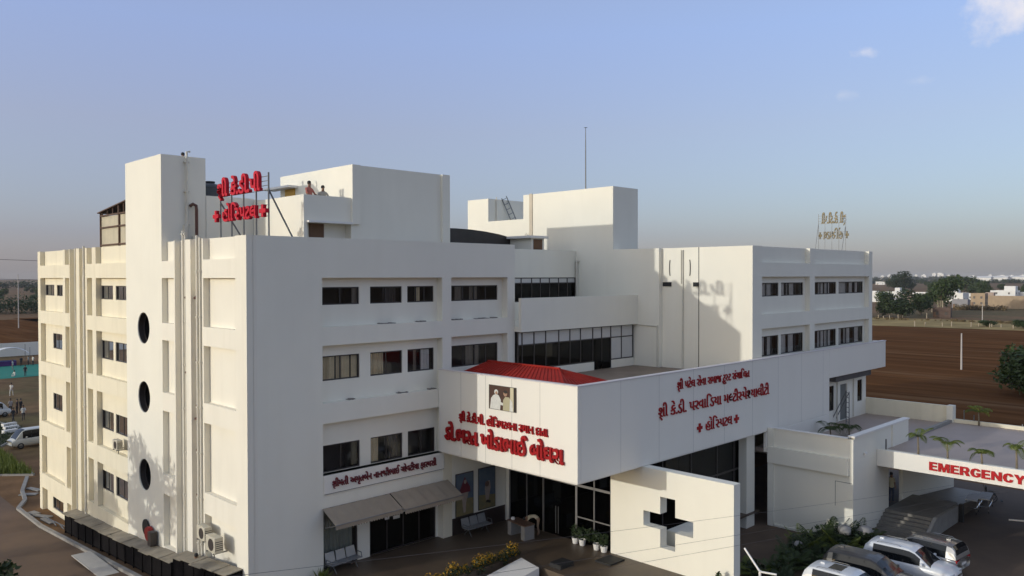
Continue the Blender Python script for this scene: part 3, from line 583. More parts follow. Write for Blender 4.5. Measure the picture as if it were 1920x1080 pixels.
# lean-to on the roof, corrugated, left of the tower
LS = empty('roof_shed', (1.5, 17.5, DK), 0, 'corrugated tin shed with brown sloping roof standing on the left parapet', 'shed')
def shp(name, b, m_):
    o = b.build(name, m_); o.parent = LS; o.matrix_parent_inverse = Matrix.Translation((-1.5, -17.5, -DK)); return o
b = MB(); ys = np.linspace(14.1, 20.3, 100)
for i in range(99): 
    d0, d1 = .03 * math.sin(i * 1.57), .03 * math.sin((i + 1) * 1.57); b.face([(.8 + d0, ys[i], DK), (.8 + d0, ys[i], 19.7), (.8 + d1, ys[i + 1], 19.7), (.8 + d1, ys[i + 1], DK)])
shp('corrugated_wall', b, mat('tin_sheet', (.60, .53, .38), .6, .15, 1.5, streak=.2))
RUST = mat('rusty_brown_timber', (.13, .075, .05), .8, .3, 4)
b = MB()
for z in (17.95, 19.0, 19.72): b.box(.70, .78, 14.05, 20.4, z, z + .09)
for y in (20.35, 17.2, 14.1): b.box(.70, .80, y - .05, y + .05, DK, 20.0 + (20.35 - y) * .1)
for y in np.arange(14.6, 20.3, .9): b.box(.71, .77, y - .04, y + .04, 19.8, 20.0 + (20.35 - y) * .1)
shp('frame', b, RUST)
shp('roof_sheet', MB().face([(.6, 20.55, 19.98), (.6, 14.02, 20.62), (4.5, 14.02, 20.62), (4.5, 20.55, 19.98)]).face([(.6, 20.55, 19.92), (4.5, 20.55, 19.92), (4.5, 14.02, 20.56), (.6, 14.02, 20.56)]).face([(.6, 20.55, 19.92), (.6, 14.02, 20.56), (.6, 14.02, 20.62), (.6, 20.55, 19.98)]).face([(.6, 20.55, 19.92), (.6, 20.55, 19.98), (4.5, 20.55, 19.98), (4.5, 20.55, 19.92)]), RUST)
shp('end_wall', MB().box(.82, 4.3, 20.25, 20.3, DK, 19.8), MATS['tin_sheet'])
# ---------------------------------------------------------------- lettering
GC = {}
def glyph(ch, bold, depth, half=False, uc=1.0):
    key = (ch, round(bold, 3), round(depth, 3), half)
    if key in GC: return GC[key]
    def mk(s, ex):
        c = bpy.data.curves.new('glyph', 'FONT'); c.body = s; c.resolution_u = 3
        if ex: c.extrude = depth / 2; c.offset = bold
        o = bpy.data.objects.new('glyph', c); COL.objects.link(o); bpy.context.view_layer.update()
        me = bpy.data.meshes.new_from_object(o.evaluated_get(bpy.context.evaluated_depsgraph_get())); bpy.data.objects.remove(o); bpy.data.curves.remove(c); return me
    m1 = mk(ch + '|', False); m0 = mk('|', False)
    adv = max(v.co.x for v in m1.vertices) - max(v.co.x for v in m0.vertices)
    me = mk(ch, True)
    if half:
        bm = bmesh.new(); bm.from_mesh(me); cutx = adv - 0.19
        bmesh.ops.bisect_plane(bm, geom=bm.verts[:] + bm.edges[:] + bm.faces[:], plane_co=(cutx, 0, 0), plane_no=(1, 0, 0), clear_outer=True)
        bmesh.ops.holes_fill(bm, edges=[e for e in bm.edges if e.is_boundary]); bm.to_mesh(me); bm.free(); adv = cutx + 0.03
    V = [v.co.copy() for v in me.vertices]; F = [tuple(p.vertices) for p in me.polygons]
    bpy.data.meshes.remove(me); bpy.data.meshes.remove(m1); bpy.data.meshes.remove(m0)
    GC[key] = (V, F, adv); return GC[key]
def lay(words, bold, depth):
    """words: list of clusters; a cluster is a list of tokens ('h:X' = half form, '/' = stroke under the letter, '+' = cross)"""
    x = 0; out = []
    for cl in words:
        if cl == ' ': x += 0.30; continue
        b = MB(); x0 = x
        for tk in cl:
            if tk == '+':
                w = 0.62; a = 0.2
                for (p, q, r_, s_) in ((0, w, .3 - a / 2, .3 + a / 2), (w / 2 - a / 2, w / 2 + a / 2, 0, .3 - a / 2 - .0), (w / 2 - a / 2, w / 2 + a / 2, .3 + a / 2, .6)): b.box(x + p, x + q, r_, s_, -depth / 2, depth / 2)
                x += w + .12; continue
            if tk == '/': b.bar((x - .52, .02, 0), (x - .30, -.20, 0), .09, depth); continue
            half = tk.startswith('h:'); ch = tk[2:] if half else tk
            V, F, adv = glyph(ch, bold, depth, half)
            o0 = len(b.v); b.v += [(v.x + x, v.y, v.z) for v in V]; b.f += [tuple(i + o0 for i in f) for f in F]; b.mi += [0] * len(F); x += adv
        out.append(b)
    return out, x
def cl(s):
    """split 'a b|c' text: clusters separated by | , tokens by ','"""
    r = []
    for w in s.split(' '):
        r += [c.split(',') for c in w.split('|')] + [' ']
    return r[:-1]
def lettering(parent, text, origin, reading, width, letter_h, bold=0.014, depth=0.1, m_=None, mats=None, name='letter', thick=0.08):
    """place letters: origin = lower left corner, reading = unit reading direction, up = z"""
    bl, tot = lay(text, bold, depth)
    sx = width / tot; sy = letter_h / 0.60; rd = Vector(reading); nrm = rd.cross(Vector((0, 0, 1)))
    M4 = Matrix(((rd.x * sx, 0, nrm.x, origin[0]), (rd.y * sx, 0, nrm.y, origin[1]), (0, sy, 0, origin[2]), (0, 0, 0, 1)))
    inv = Matrix.Translation(-parent.location)
    for b in bl:
        b.v = [tuple(inv @ (M4 @ Vector((v[0], v[1], v[2] * thick / depth)))) for v in b.v]
        o = b.build(name, m_ or RED, parent)
    return
K = {'shri': 'શ,/,ી'}
T_roof1 = cl('શ,/,ી ક,ે|.|ડ,ી|.|પ,ી'); T_hosp = 'હ,ો|િ,h:સ,પ|ટ|લ'
T_c1 = cl('શ,/,ી ક,ે|.|ડ,ી|.|પ,ી|. હ,ો|િ,h:સ,પ|ટ|લ|ન,ા h:સ,થ,ા|ન દ,ા|ત,ા')
T_c2 = cl('ડ,ો|.|ભ|ર|ત ખ,ો|ડ,ા|ભ,ા|ઈ બ,ો|ઘ|ર,ા')
T_f1 = cl('શ,/,ી પ|ટ,ે|લ સ,ે|વ,ા સ|મ,ા|જ ટ,/,ૂ|h:સ,ટ સ,ં|ચ,ા|િ,લ|ત')
T_f2 = cl('શ,/,ી ક,ે|.|ડ,ી|. પ|ર|વ,ા|િ,ડ|ય,ા મ|h:લ,ટ,ી|h:સ,પ,ે|h:શ,ય,ા|લ,ી|ટ,ી')
T_ph = cl('શ,/,ી|મ|ત,ી અ|મ,ૃ|ત|બ,ે|ન ન,ા|ન|જ,ી|ભ,ા|ઈ ચ,ો|વ|ટ,ી|ય,ા ફ,ા|ર|મ|સ,ી')
def sign(name, loc, label): return empty(name, loc, 0, label, 'sign')
s1 = sign('sign_lettering', (10.38, -1.68, 8.95), 'upper small red letters on the sunlit canopy face under the picture')
lettering(s1, T_c1, (10.33, -1.68, 8.93), (0, -1, 0), 5.99, .33, bold=.022, thick=.09)
s2 = sign('sign_lettering', (10.38, -.6, 7.87), 'large bold red letters along the bottom of the sunlit canopy face')
lettering(s2, T_c2, (10.31, -.62, 7.86), (0, -1, 0), 8.0, .60, bold=.032, thick=.12)
s3 = sign('sign_lettering', (17.9, -9.38, 10.45), 'top line of red letters on the long shaded canopy fascia')
lettering(s3, T_f1, (17.9, -9.40, 10.45), (1, 0, 0), 7.1, .36, bold=.006, thick=.05)
s4 = sign('sign_lettering', (16.3, -9.38, 9.26), 'longest middle line of red letters on the shaded canopy fascia')
lettering(s4, T_f2, (16.3, -9.40, 9.26), (1, 0, 0), 10.94, .46, bold=.008, thick=.05)
s5 = sign('sign_lettering', (19.71, -9.38, 8.05), 'short red word between two crosses on the shaded canopy fascia')
lettering(s5, cl('+ ' + T_hosp + ' +'), (19.71, -9.40, 8.05), (1, 0, 0), 4.22, .46, bold=.004, thick=.05)
PB = sign('pharmacy_sign', (3.65, -.03, 6.14), 'long white signboard with maroon letters above the two awnings')
MB().box(0, 7.05, -.03, .025, 0, .87).build('board', PANEL, PB); MB().box(0, 7.05, -.04, -.031, .02, .04).build('rule_line', DARKFR, PB)
lettering(PB, T_ph, (4.05, -.10, 6.46), (1, 0, 0), 6.1, .27, m_=mat('maroon_letters', (.16, .012, .022), .5), bold=.02, thick=.06)
EMG_ = 1
EM = sign('emergency_lettering', (30.40, -17.0, 5.62), 'big red EMERGENCY letters on the porch fascia')
BLK = {'E': ([(0, 0), (.72, 0), (.72, .2), (.28, .2), (.28, .41), (.66, .41), (.66, .6), (.28, .6), (.28, .8), (.7, .8), (.7, 1), (0, 1)], .80),
       'M': ([(0, 0), (.24, 0), (.24, .62), (.40, 0), (.60, 0), (.76, .62), (.76, 0), (1.0, 0), (1.0, 1), (.66, 1), (.50, .42), (.34, 1), (0, 1)], 1.08),
       'R': ([(0, 0), (.28, 0), (.28, 1), (0, 1)], .90, [(.28, .81), (.48, .81), (.53, .75), (.53, .60), (.48, .55), (.28, .55), (.28, .36), (.40, .36), (.56, 0), (.88, 0), (.68, .41), (.80, .54), (.80, .84), (.66, 1), (.28, 1)]),
       'G': ([(.84, .52), (.48, .52), (.48, .33), (.58, .33), (.58, .22), (.46, .18), (.32, .26), (.28, .5), (.33, .74), (.46, .82), (.56, .76), (.58, .68), (.84, .72), (.76, .92), (.6, 1), (.34, 1), (.12, .88), (0, .62), (0, .38), (.12, .12), (.32, 0), (.58, 0), (.84, .14)], .92),
       'N': ([(0, 0), (.26, 0), (.26, .56), (.60, 0), (.86, 0), (.86, 1), (.60, 1), (.60, .45), (.26, 1), (0, 1)], .94),
       'C': ([(.57, .36), (.53, .24), (.43, .19), (.32, .26), (.28, .5), (.33, .74), (.44, .81), (.53, .76), (.56, .66), (.83, .70), (.74, .92), (.58, 1), (.34, 1), (.12, .88), (0, .62), (0, .38), (.12, .12), (.32, 0), (.58, 0), (.74, .08), (.84, .32)], .90),
       'Y': ([(.30, 0), (.58, 0), (.58, .42), (.90, 1), (.60, 1), (.44, .66), (.29, 1), (-.02, 1), (.30, .42)], .90)}
tot_ = sum(BLK[c][1] for c in 'EMERGENCY'); ux = 0.0; sxE = 4.48 / tot_; WR = mat('worn_red_letters', (.50, .008, .012), .55, col2=(.42, .015, .018), scale=5, spec=.2)
for c in 'EMERGENCY':
    bm = bmesh.new()
    for P_ in (BLK[c][0],) + BLK[c][2:]:
        fc = bm.faces.new([bm.verts.new((-.03, -(ux + x) * sxE, y * .455)) for x, y in P_]); fc.normal_update()
    bmesh.ops.triangulate(bm, faces=bm.faces[:]); ex = bmesh.ops.extrude_face_region(bm, geom=bm.faces[:]); bmesh.ops.translate(bm, verts=[g_ for g_ in ex['geom'] if isinstance(g_, bmesh.types.BMVert)], vec=(.05, 0, 0)); bmesh.ops.recalc_face_normals(bm, faces=bm.faces)
    me_ = bpy.data.meshes.new('letter'); bm.to_mesh(me_); bm.free(); me_.materials.append(WR); part('letter', me_, EM, (-.025, -.02, 0)); ux += BLK[c][1]

# rooftop signs: steel frame, channel letters
def roof_sign(loc, flip, label, lm, S=1.0):
    o = empty('rooftop_sign', loc, 0, label, 'sign', None)
    d = 1 if not flip else -1
    def Y(t): return -t * d
    b = MB()
    for tt in (0, 1.15, 2.35, 3.55, 4.68): b.bar((0, Y(tt), -1.0), (0, Y(tt), 2.8 if tt > 4 else 2.1 if tt else 2.7), .055)
    b.build('post', STEEL, o)
    for z in (.92, 1.4, 2.05, 2.25, 2.45, 2.65):
        MB().bar((.02, Y(-.1), z), (.02, Y(4.7), z), .025).build('rail', STEEL, o)
    MB().bar((0, Y(4.68), 2.05), (1.75 * d, Y(4.6), -1.0), .055).build('brace', STEEL, o); MB().bar((0, Y(0.05), 1.75), (1.75 * d, Y(.1), -1.0), .055).build('brace', STEEL, o)
    r = (0, -d, 0)
    L = Vector(loc)
    lettering(o, T_roof1, L + Vector((-.10 * d, Y(-.02), 2.06)), r, 4.2, .56, bold=.03, thick=.16, m_=lm)
    lettering(o, cl('+ ' + T_hosp + ' +'), L + Vector((-.10 * d, Y(-.47), .87)), r, 5.3, .545, bold=.024, thick=.16, m_=lm)
    return o
rs_ = roof_sign((1.2, 4.98, 17.80), False, 'bright red rooftop letters on a steel frame beside the tower', mat('bright_red_channel_letters', (.58, .012, .03), .5, .15, 3, spec=.2))
fs = roof_sign((43.5, -6.95, 17.98), True, 'small yellowish rooftop letters seen from behind on the right wing', mat('cream_letter_backs', (.24, .175, .065), .5, .4, 6)); fs.scale = (.5, .44, .98)
b = MB()

# ---------------------------------------------------------------- picture panel and posters
def poster(name, loc, axis, w, h, label, shapes, bgm):
    """flat framed print; shapes = (points in 0..1 panel space, material)"""
    o = empty(name, loc, 0, label, 'poster'); P = lambda u, v, d: (-d, -u, v) if axis == 'x' else (u, -d, v)
    def slab(pts, d0, d1, m_, nm):
        b = MB(); A = [P(u * w, v * h, d0) for u, v in pts]; B = [P(u * w, v * h, d1) for u, v in pts]
        b.face(B); n = len(pts)
        for i in range(n): b.face([A[i], A[(i + 1) % n], B[(i + 1) % n], B[i]])
        return b.build(nm, m_, o)
    slab([(-.02, -.02), (1.02, -.02), (1.02, 1.02), (-.02, 1.02)], 0, .03, DARKFR, 'frame'); slab([(0, 0), (1, 0), (1, 1), (0, 1)], .03, .034, bgm, 'print')
    for i, (pts, m_) in enumerate(shapes): slab(pts, .034, .036 + .001 * i, m_, 'printed_figure')
    return o
PW = mat('print_white', (.72, .71, .66), .6, .2, 6); PS = mat('print_skin', (.40, .24, .15), .6); PBg = mat('print_brown', (.075, .028, .015), .6, .4, 4); PCr = mat('print_cream', (.62, .56, .38), .6); PBl = mat('print_black', (.015, .012, .01), .5)
def ell(cx, cy, rx, ry, n=14): return [(cx + rx * math.cos(2 * math.pi * k / n), cy + ry * math.sin(2 * math.pi * k / n)) for k in range(n)]
PVest = mat('print_beige', (.46, .42, .27), .6)
poster('picture_panel', (10.386, -3.86, 9.78), 'x', 1.77, 1.11, 'framed picture of two people in pale clothes on the canopy face',
       [([(.80, 0), (.96, 0), (.96, 1), (.80, 1)], PCr), ([(.93, 0), (.99, 0), (.99, 1), (.93, 1)], PBl), ([(.03, 0), (.42, 0), (.45, .42), (.37, .60), (.27, .66), (.15, .58), (.07, .45)], PW), (ell(.27, .74, .075, .11), PW), (ell(.28, .70, .045, .07), PS),
        ([(.40, .22), (.56, .20), (.56, .30), (.42, .34)], PW), ([(.53, 0), (.88, 0), (.86, .42), (.76, .58), (.62, .58), (.54, .44)], PVest), ([(.78, 0), (.92, 0), (.88, .42), (.80, .52)], PW), (ell(.62, .72, .07, .12), PS), (ell(.63, .79, .075, .07), PBl)], PBg)
SKYB = mat('print_sky_to_ground', (.09, .14, .20), .6, col2=(.20, .17, .06), scale=.8, stretch=(.01, .01, 1.2))
YEL = mat('print_ochre', (.24, .19, .08), .6, col2=(.15, .14, .08), scale=3); MAR = mat('print_maroon', (.17, .02, .035), .6, .3, 6); PAL = mat('print_pale', (.38, .31, .26), .6, .2, 6); PBLU = mat('print_blue', (.06, .10, .16), .6, col2=(.13, .16, .19), scale=2.2)
poster('wall_poster', (11.5, -.04, 3.48), 'y', 1.2, 2.2, 'tall poster of a dancer in maroon on the porch wall, nearer the awnings', [([(0, 0), (1, 0), (1, .38), (0, .42)], YEL), ([(.40, .62), (.30, .54), (.38, .2), (.42, .06), (.54, .06), (.58, .3), (.72, .54)], PAL), ([(.28, .54), (.22, .62), (.38, .80), (.50, .92), (.62, .80), (.80, .66), (.82, .54)], MAR), (ell(.52, .80, .08, .05), PAL)], PBLU)
poster('wall_poster', (13.1, -.04, 3.54), 'y', 1.2, 2.17, 'tall poster of a pale figure on a blue sky, beside the glass lobby', [([(0, 0), (1, 0), (1, .30), (0, .36)], YEL), ([(.42, .66), (.36, .5), (.42, .2), (.60, .2), (.72, .5), (.66, .68)], PAL), (ell(.5, .60, .13, .07), mat('print_brownish', (.16, .10, .08), .6)), ([(.40, .14), (.5, .2), (.72, .16), (.70, .10), (.5, .14)], PBl)], PBLU)

# ---------------------------------------------------------------- awnings
def awning(x0, x1, y1, z0, z1, label):
    o = empty('window_awning', (x0, 0, z0), 0, label, 'awning'); L = x1 - x0; n = 18; dz = z1 - z0
    b = MB()
    for i in range(n):
        a, c = L * i / n, L * (i + 1) / n; s0, s1 = .012 * math.sin(i * 2.1), .012 * math.sin((i + 1) * 2.1)
        b.face([(a, -.05, s0), (a + .3 * 0, y1, dz + s0), (c, y1, dz + s1), (c, -.05, s1)]); b.face([(a, -.05, s0 - .02), (c, -.05, s1 - .02), (c, y1, dz + s1 - .02), (a, y1, dz + s0 - .02)])
    b.build('canvas', FABRIC, o)
    b = MB(); n = 26
    for i in range(n):
        a, c = L * i / n, L * (i + 1) / n; mdl = (a + c) / 2; b.face([(a, y1 - .01, dz), (a, y1 - .01, dz - .17), (mdl, y1 - .01, dz - .23), (c, y1 - .01, dz - .17), (c, y1 - .01, dz)])
    b.build('valance', FABRIC, o); MB().tube([(0, y1, dz), (L, y1, dz)], .03, 8).build('front_bar', GREYFR, o)
    for x in (.15, L - .15): MB().bar((x, -.03, -.9), (x, y1 + .05, dz - .03), .035).build('arm', GREYFR, o)
    return o
awning(3.55, 7.25, -1.15, 5.54, 5.02, 'faded brown canvas awning on the left, its side edge showing')
awning(7.30, 10.95, -1.25, 5.56, 4.98, 'faded brown canvas awning on the right, next to the porch')

# ---------------------------------------------------------------- waiting benches, desk
def bench(loc, rz, label):
    o = empty('waiting_bench', loc, rz, label, 'bench'); m_ = mat('perforated_steel', (.34, .35, .36), .4, .15, 6, metal=.4)
    for i in range(3):
        x = .58 * i; MB().box(x + .02, x + .55, -.52, -.04, .40, .43).build('seat', m_, o)
        b = MB().face([(x + .02, -.02, .43), (x + .55, -.02, .43), (x + .53, .10, .86), (x + .04, .10, .86)]).face([(x + .02, .02, .43), (x + .04, .14, .86), (x + .53, .14, .86), (x + .55, .02, .43)]).face([(x + .04, .10, .86), (x + .53, .10, .86), (x + .53, .14, .86), (x + .04, .14, .86)]).face([(x + .02, -.02, .43), (x + .04, .10, .86), (x + .04, .14, .86), (x + .02, .02, .43)]).face([(x + .55, -.02, .43), (x + .55, .02, .43), (x + .53, .14, .86), (x + .53, .10, .86)])
        b.build('backrest', m_, o)
    MB().box(0, 1.72, -.26, -.20, .33, .39).build('beam', STEEL, o)
    for x in (.25, 1.45): MB().bar((x, -.23, .33), (x, -.5, 0), .04).bar((x, -.23, .33), (x, .08, 0), .04).build('leg', STEEL, o)
    for x in (0, 1.72): MB().tube([(x, -.06, .42), (x, -.10, .62), (x, -.40, .62), (x, -.46, .42)], .02, 6).build('armrest', STEEL, o)
    return o
bench((3.75, .05, 2.55), R(4), 'grey three-seat steel bench under the left awning')
bench((11.6, -.40, 2.55), R(0), 'grey three-seat steel bench below the maroon poster')
o = empty('reception_desk', (13.75, -2.6, 2.55), R(-8), 'small brown desk with grey side panels in front of the lobby doors', 'desk')
MB().box(-.35, .35, -.75, .75, .72, .77).build('desk_top', mat('desk_laminate', (.16, .09, .06), .45), o)
for y in (-.72, .42): MB().box(-.32, .32, y, y + .30, 0, .72).build('drawer_unit', mat('desk_grey', (.30, .29, .28), .5), o)
MB().lathe([(0.0, 0.0), (.10, .0), (.12, .06), (.08, .13), (0.0, .15)], (-.1, .55, .77), 'z', 12).build('helmet', TRIM, o)

# ---------------------------------------------------------------- plants
def leaf_cloud(blobs, n, size, seed, flat=0.0):
    """quads scattered through ellipsoids: blobs = (cx,cy,cz,rx,ry,rz)"""
    rg = np.random.default_rng(seed); B = np.array(blobs, float); vol = B[:, 3] * B[:, 4] * B[:, 5]; ids = rg.choice(len(B), n, p=vol ** .7 / (vol ** .7).sum())
    d = rg.normal(size=(n, 3)); d /= np.linalg.norm(d, axis=1)[:, None]; rad = rg.random(n) ** .45
    c = B[ids, :3] + d * rad[:, None] * B[ids, 3:6]
    nrm = d * .6 + rg.normal(size=(n, 3)) * .7; nrm[:, 2] += .3; nrm /= np.linalg.norm(nrm, axis=1)[:, None]
    t_ = np.cross(nrm, rg.normal(size=(n, 3))); t_ /= np.linalg.norm(t_, axis=1)[:, None]; b_ = np.cross(nrm, t_)
    s = size * (.6 + .8 * rg.random(n))[:, None]
    v = np.stack([c - t_ * s, c - b_ * s * .45 + t_ * s * .1, c + t_ * s, c + b_ * s * .45 + t_ * s * .1], 1).reshape(-1, 3)
    f = np.arange(n * 4).reshape(-1, 4); return v, f
def cloud_mesh(name, v, f, m_):
    me = bpy.data.meshes.new(name); me.from_pydata(v.tolist(), [], f.tolist()); me.materials.append(m_); me.update(); return me
def tree_meshes(seed, H, Rr, n, size, lm, trunk_frac=.3, flat=.75):
    rg = random.Random(seed); bl = []
    for i in range(11):
        a = rg.random() * 6.28; r = Rr * (.15 + .6 * rg.random()); z = H * (trunk_frac + (1 - trunk_frac) * (.22 + .62 * rg.random())); k = Rr * (.32 + .25 * rg.random()) * (1.1 - .45 * abs(z / H - .6))
        bl.append((r * math.cos(a), r * math.sin(a), z, k, k, k * flat))
    v, f = leaf_cloud(bl, n, size, seed); crown = cloud_mesh('crown', v, f, lm)
    b = MB(); r0 = H * .03; b.tube([(0, 0, -.3), (.05 * rg.random(), 0, H * .2), (.1 * H * (rg.random() - .5), .05 * H * (rg.random() - .5), H * .55)], [r0, r0 * .75, r0 * .4], 8)
    for q in bl[:7]: b.tube([(0, 0, H * trunk_frac * .8), (q[0] * .5, q[1] * .5, (H * trunk_frac + q[2]) / 2), q[:3]], [r0 * .5, r0 * .3, r0 * .12], 5)
    return crown, b.mesh('trunk', BARK, True)
def tree(name, loc, meshes, label, group=None, scale=1.0, rz=0.0):
    o = empty(name, loc, rz, label, 'tree', group); o.scale = scale if isinstance(scale, tuple) else (scale,) * 3
    part('crown', meshes[0], o); part('trunk', meshes[1], o); return o
def frond(b, base, az, L, rise, droop, n=9, leaf=.30, w=.03, mi=0):
    base = Vector(base); d = Vector((math.cos(az), math.sin(az), 0)); s = Vector((-math.sin(az), math.cos(az), 0)); P = []
    for i in range(n + 1):
        t_ = i / n; P.append(base + d * (L * t_ * (1 - .15 * t_)) + Vector((0, 0, rise * t_ - droop * t_ * t_)))
    for i in range(n):
        w0 = w * (1 - i / n) * .5 + .006; b.face([P[i] - s * w0, P[i] + s * w0, P[i + 1] + s * w0, P[i + 1] - s * w0], mi)
    for i in range(1, n + 1):
        for k in (0, .5):
            q = P[i - 1].lerp(P[i], k); ln = leaf * math.sin(math.pi * min(1, .18 + .82 * (i + k) / (n + 1))) + .05; fwd = (P[i] - P[i - 1]).normalized()
            for sd in (-1, 1):
                tip = q + s * sd * ln + fwd * ln * .5 - Vector((0, 0, ln * .35)); m1 = q + (tip - q) * .45; wv = fwd * w
                b.face([q, m1 - wv + Vector((0, 0, .02)), tip, m1 + wv + Vector((0, 0, .02))], mi)
def palm(name, loc, h, nf, L, label, group=None, seed=0, lm=None, r=.045, lean=0.0, cat='palm'):
    o = empty(name, loc, 0, label, cat, group); rg = random.Random(seed)
    tp = Vector((lean * h, .03, h)); MB().tube([(0, 0, 0), (lean * h * .4, .01, h * .5), tp], [r * 1.3, r, r * .8], 8).build('trunk', mat('palm_trunk', (.26, .21, .14), .85, .3, 6), o, True)
    b = MB()
    for i in range(nf):
        a = 6.283 * i / nf + rg.random() * .8; k = .8 + .4 * rg.random(); frond(b, tp, a, L * k, L * (.75 + .5 * rg.random()) * k, L * (.75 + .6 * rg.random()), 9, L * .33, .022)
    b.build('crown', lm or LEAFY, o); return o
for i, (y, h, L, sd) in enumerate(((-16.37, 1.0, .75, 1), (-17.84, .80, .95, 2), (-19.47, .55, .85, 3), (-21.04, 1.05, .8, 4))):
    palm('small_palm', (30.68, y, 6.3), h, 5 + i % 3, L, ('small palm nearest the white block on the emergency porch edge', 'second small palm from the block on the porch edge', 'shortest palm on the porch edge, above the lettering', 'small palm on the porch edge at the right of the picture')[i], 'palms along the emergency porch edge', sd)
palm('small_palm', (43.5, -15.85, 6.12), .9, 7, .95, 'tall small palm on the far edge of the porch roof, against the field', 'palms on the far porch edge', 11)
for y, k in ((-14.9, 0), (-15.5, 1), (-18.3, 2)):
    tag(MB().tube([(43.7, y, 6.12), (43.7, y, 7.0 - .25 * k)], .035, 6).build('stub_post', STEEL), ('short dark post at the terrace corner on the porch roof', 'short dark post just beside the far palm', 'low dark post on the far porch kerb, right side')[k], 'post', 'stub posts on the far porch kerb')
tag(MB().tube([(30.7, -14.65, 6.2), (30.7, -14.65, 6.9)], .035, 6).build('stub_post', DARK), 'short black post at the inner end of the porch edge', 'post')
for i, (x, y) in enumerate(((33.2, -10.4), (34.3, -11.1))): palm('small_palm', (x, y, 6.04), .5, 6, 1.1, ('drooping palm on the low terrace nearest the canopy fascia', 'drooping palm on the low terrace nearest the parapet')[i], 'palms on the low terrace', 21 + i, LEAF)
# planting bed by the parked cars
bed = [(20.2, -13.6, 1.1, 1), (21.6, -13.5, 1.2, 2), (22.9, -13.2, 1.5, 3), (24.2, -13.1, 1.6, 4), (25.2, -13.4, 2.0, 5), (26.2, -13.6, 2.2, 6), (26.6, -14.6, 2.1, 7), (25.4, -14.5, 1.7, 8), (23.6, -14.1, 1.2, 9), (22.2, -14.4, 1.0, 10), (18.6, -14.6, 1.0, 11), (19.6, -12.6, .9, 12), (27.3, -15.0, 1.8, 13), (17.2, -14.9, .9, 14)]
ORD = ['first', 'second', 'third', 'fourth', 'fifth', 'sixth', 'seventh', 'eighth', 'ninth', 'tenth', 'eleventh', 'twelfth', 'thirteenth', 'fourteenth', 'fifteenth', 'sixteenth', 'seventeenth', 'eighteenth', 'nineteenth', 'twentieth', 'twenty-first']
rk = sorted(range(len(bed)), key=lambda i: (bed[i][0] + 15.8) / (bed[i][1] + 31.9)); BEDL = ['%s from the left' % ORD[rk.index(i)] for i in range(len(bed))]
for i, (x, y, h, sd) in enumerate(bed):
    o = empty('areca_palm', (x, y, 1.7), 0, 'bushy green palm behind the parked cars, %s' % BEDL[i], 'palm', 'bushy palms behind the parked cars'); h *= .76; rg = random.Random(sd); b = MB()
    for k in range(16): frond(b, (rg.uniform(-.2, .2), rg.uniform(-.2, .2), .05), rg.random() * 6.28, .9 + .5 * rg.random(), h * (1.0 + .6 * rg.random()), h * (.45 + .5 * rg.random()), 8, .34, .03)
    b.build('fronds', (LEAFY, LEAF, LEAF, LEAFD)[sd % 4], o)
    v, f = leaf_cloud([(0, 0, h * .3, .75, .75, h * .35), (.3, .2, h * .45, .5, .5, h * .3)], 260, .13, sd); part('foliage', cloud_mesh('foliage', v, f, LEAFD), o)
for i, (x, y, z, r) in enumerate(((18.2, -14.3, 1.95, .32), (19.3, -13.9, 2.1, .33), (20.4, -13.6, 2.3, .30), (21.7, -13.4, 2.35, .34), (23.4, -13.0, 2.7, .32), (26.0, -14.3, 3.2, .36), (27.2, -14.9, 3.0, .42))):
    b = MB(); rg = random.Random(i); b.lathe([(0.0, -r * .7), (r * .8, -r * .5), (r, 0), (r * .75, r * .5), (r * .3, r * .72), (0.0, r * .75)], (0, 0, 0), 'z', 9)
    b.v = [(v_[0] * (1 + .2 * rg.uniform(-1, 1)), v_[1] * (1 + .2 * rg.uniform(-1, 1)), v_[2]) for v_ in b.v]
    o = b.build('boulder', mat('pale_stone', (.36, .34, .32), .85, .25, 3, bump=.3), None, True); o.location = (x, y, z - .45); tag(o, 'pale rounded boulder among the palms behind the cars, %s from the left' % ORD[i], 'boulder', 'boulders in the planting bed')
# hedge with yellow blossom along the porch edge
for i in range(9):
    x = 5.4 + .75 * i; rg = random.Random(50 + i); o = empty('flowering_shrub', (x, -4.35 + rg.uniform(-.1, .1), 2.3), 0, '%s yellow-blossomed shrub from the left in the row along the porch edge' % ORD[i], 'shrub', 'yellow shrubs along the porch edge')
    hh = .45 + .35 * rg.random() + (.25 if i == 8 else 0)
    v, f = leaf_cloud([(0, 0, hh * .5, .42, .38, hh * .55)], 260, .07, 60 + i); part('foliage', cloud_mesh('foliage', v, f, LEAFD), o)
    v, f = leaf_cloud([(0, 0, hh * .72, .38, .34, hh * .5)], 190 if i % 3 != 1 else 90, .05, 80 + i); part('blossom', cloud_mesh('blossom', v, f, FLOWER), o)
o = empty('agave', (3.2, -.5, 2.35), 0, 'spiky yellow-green plant at the foot of the shaded wall', 'plant'); b = MB(); rg = random.Random(5)
for k in range(46):
    a = rg.random() * 6.28; e = rg.uniform(.5, 1.4); d = Vector((math.cos(a) * math.cos(e), math.sin(a) * math.cos(e), math.sin(e))); s = Vector((-math.sin(a), math.cos(a), 0)) * .035; L = rg.uniform(.5, .85); b.face([-s, d * L * .5 - s * 1.2, d * L, d * L * .5 + s * 1.2, s])
b.build('leaves', LEAFY, o)
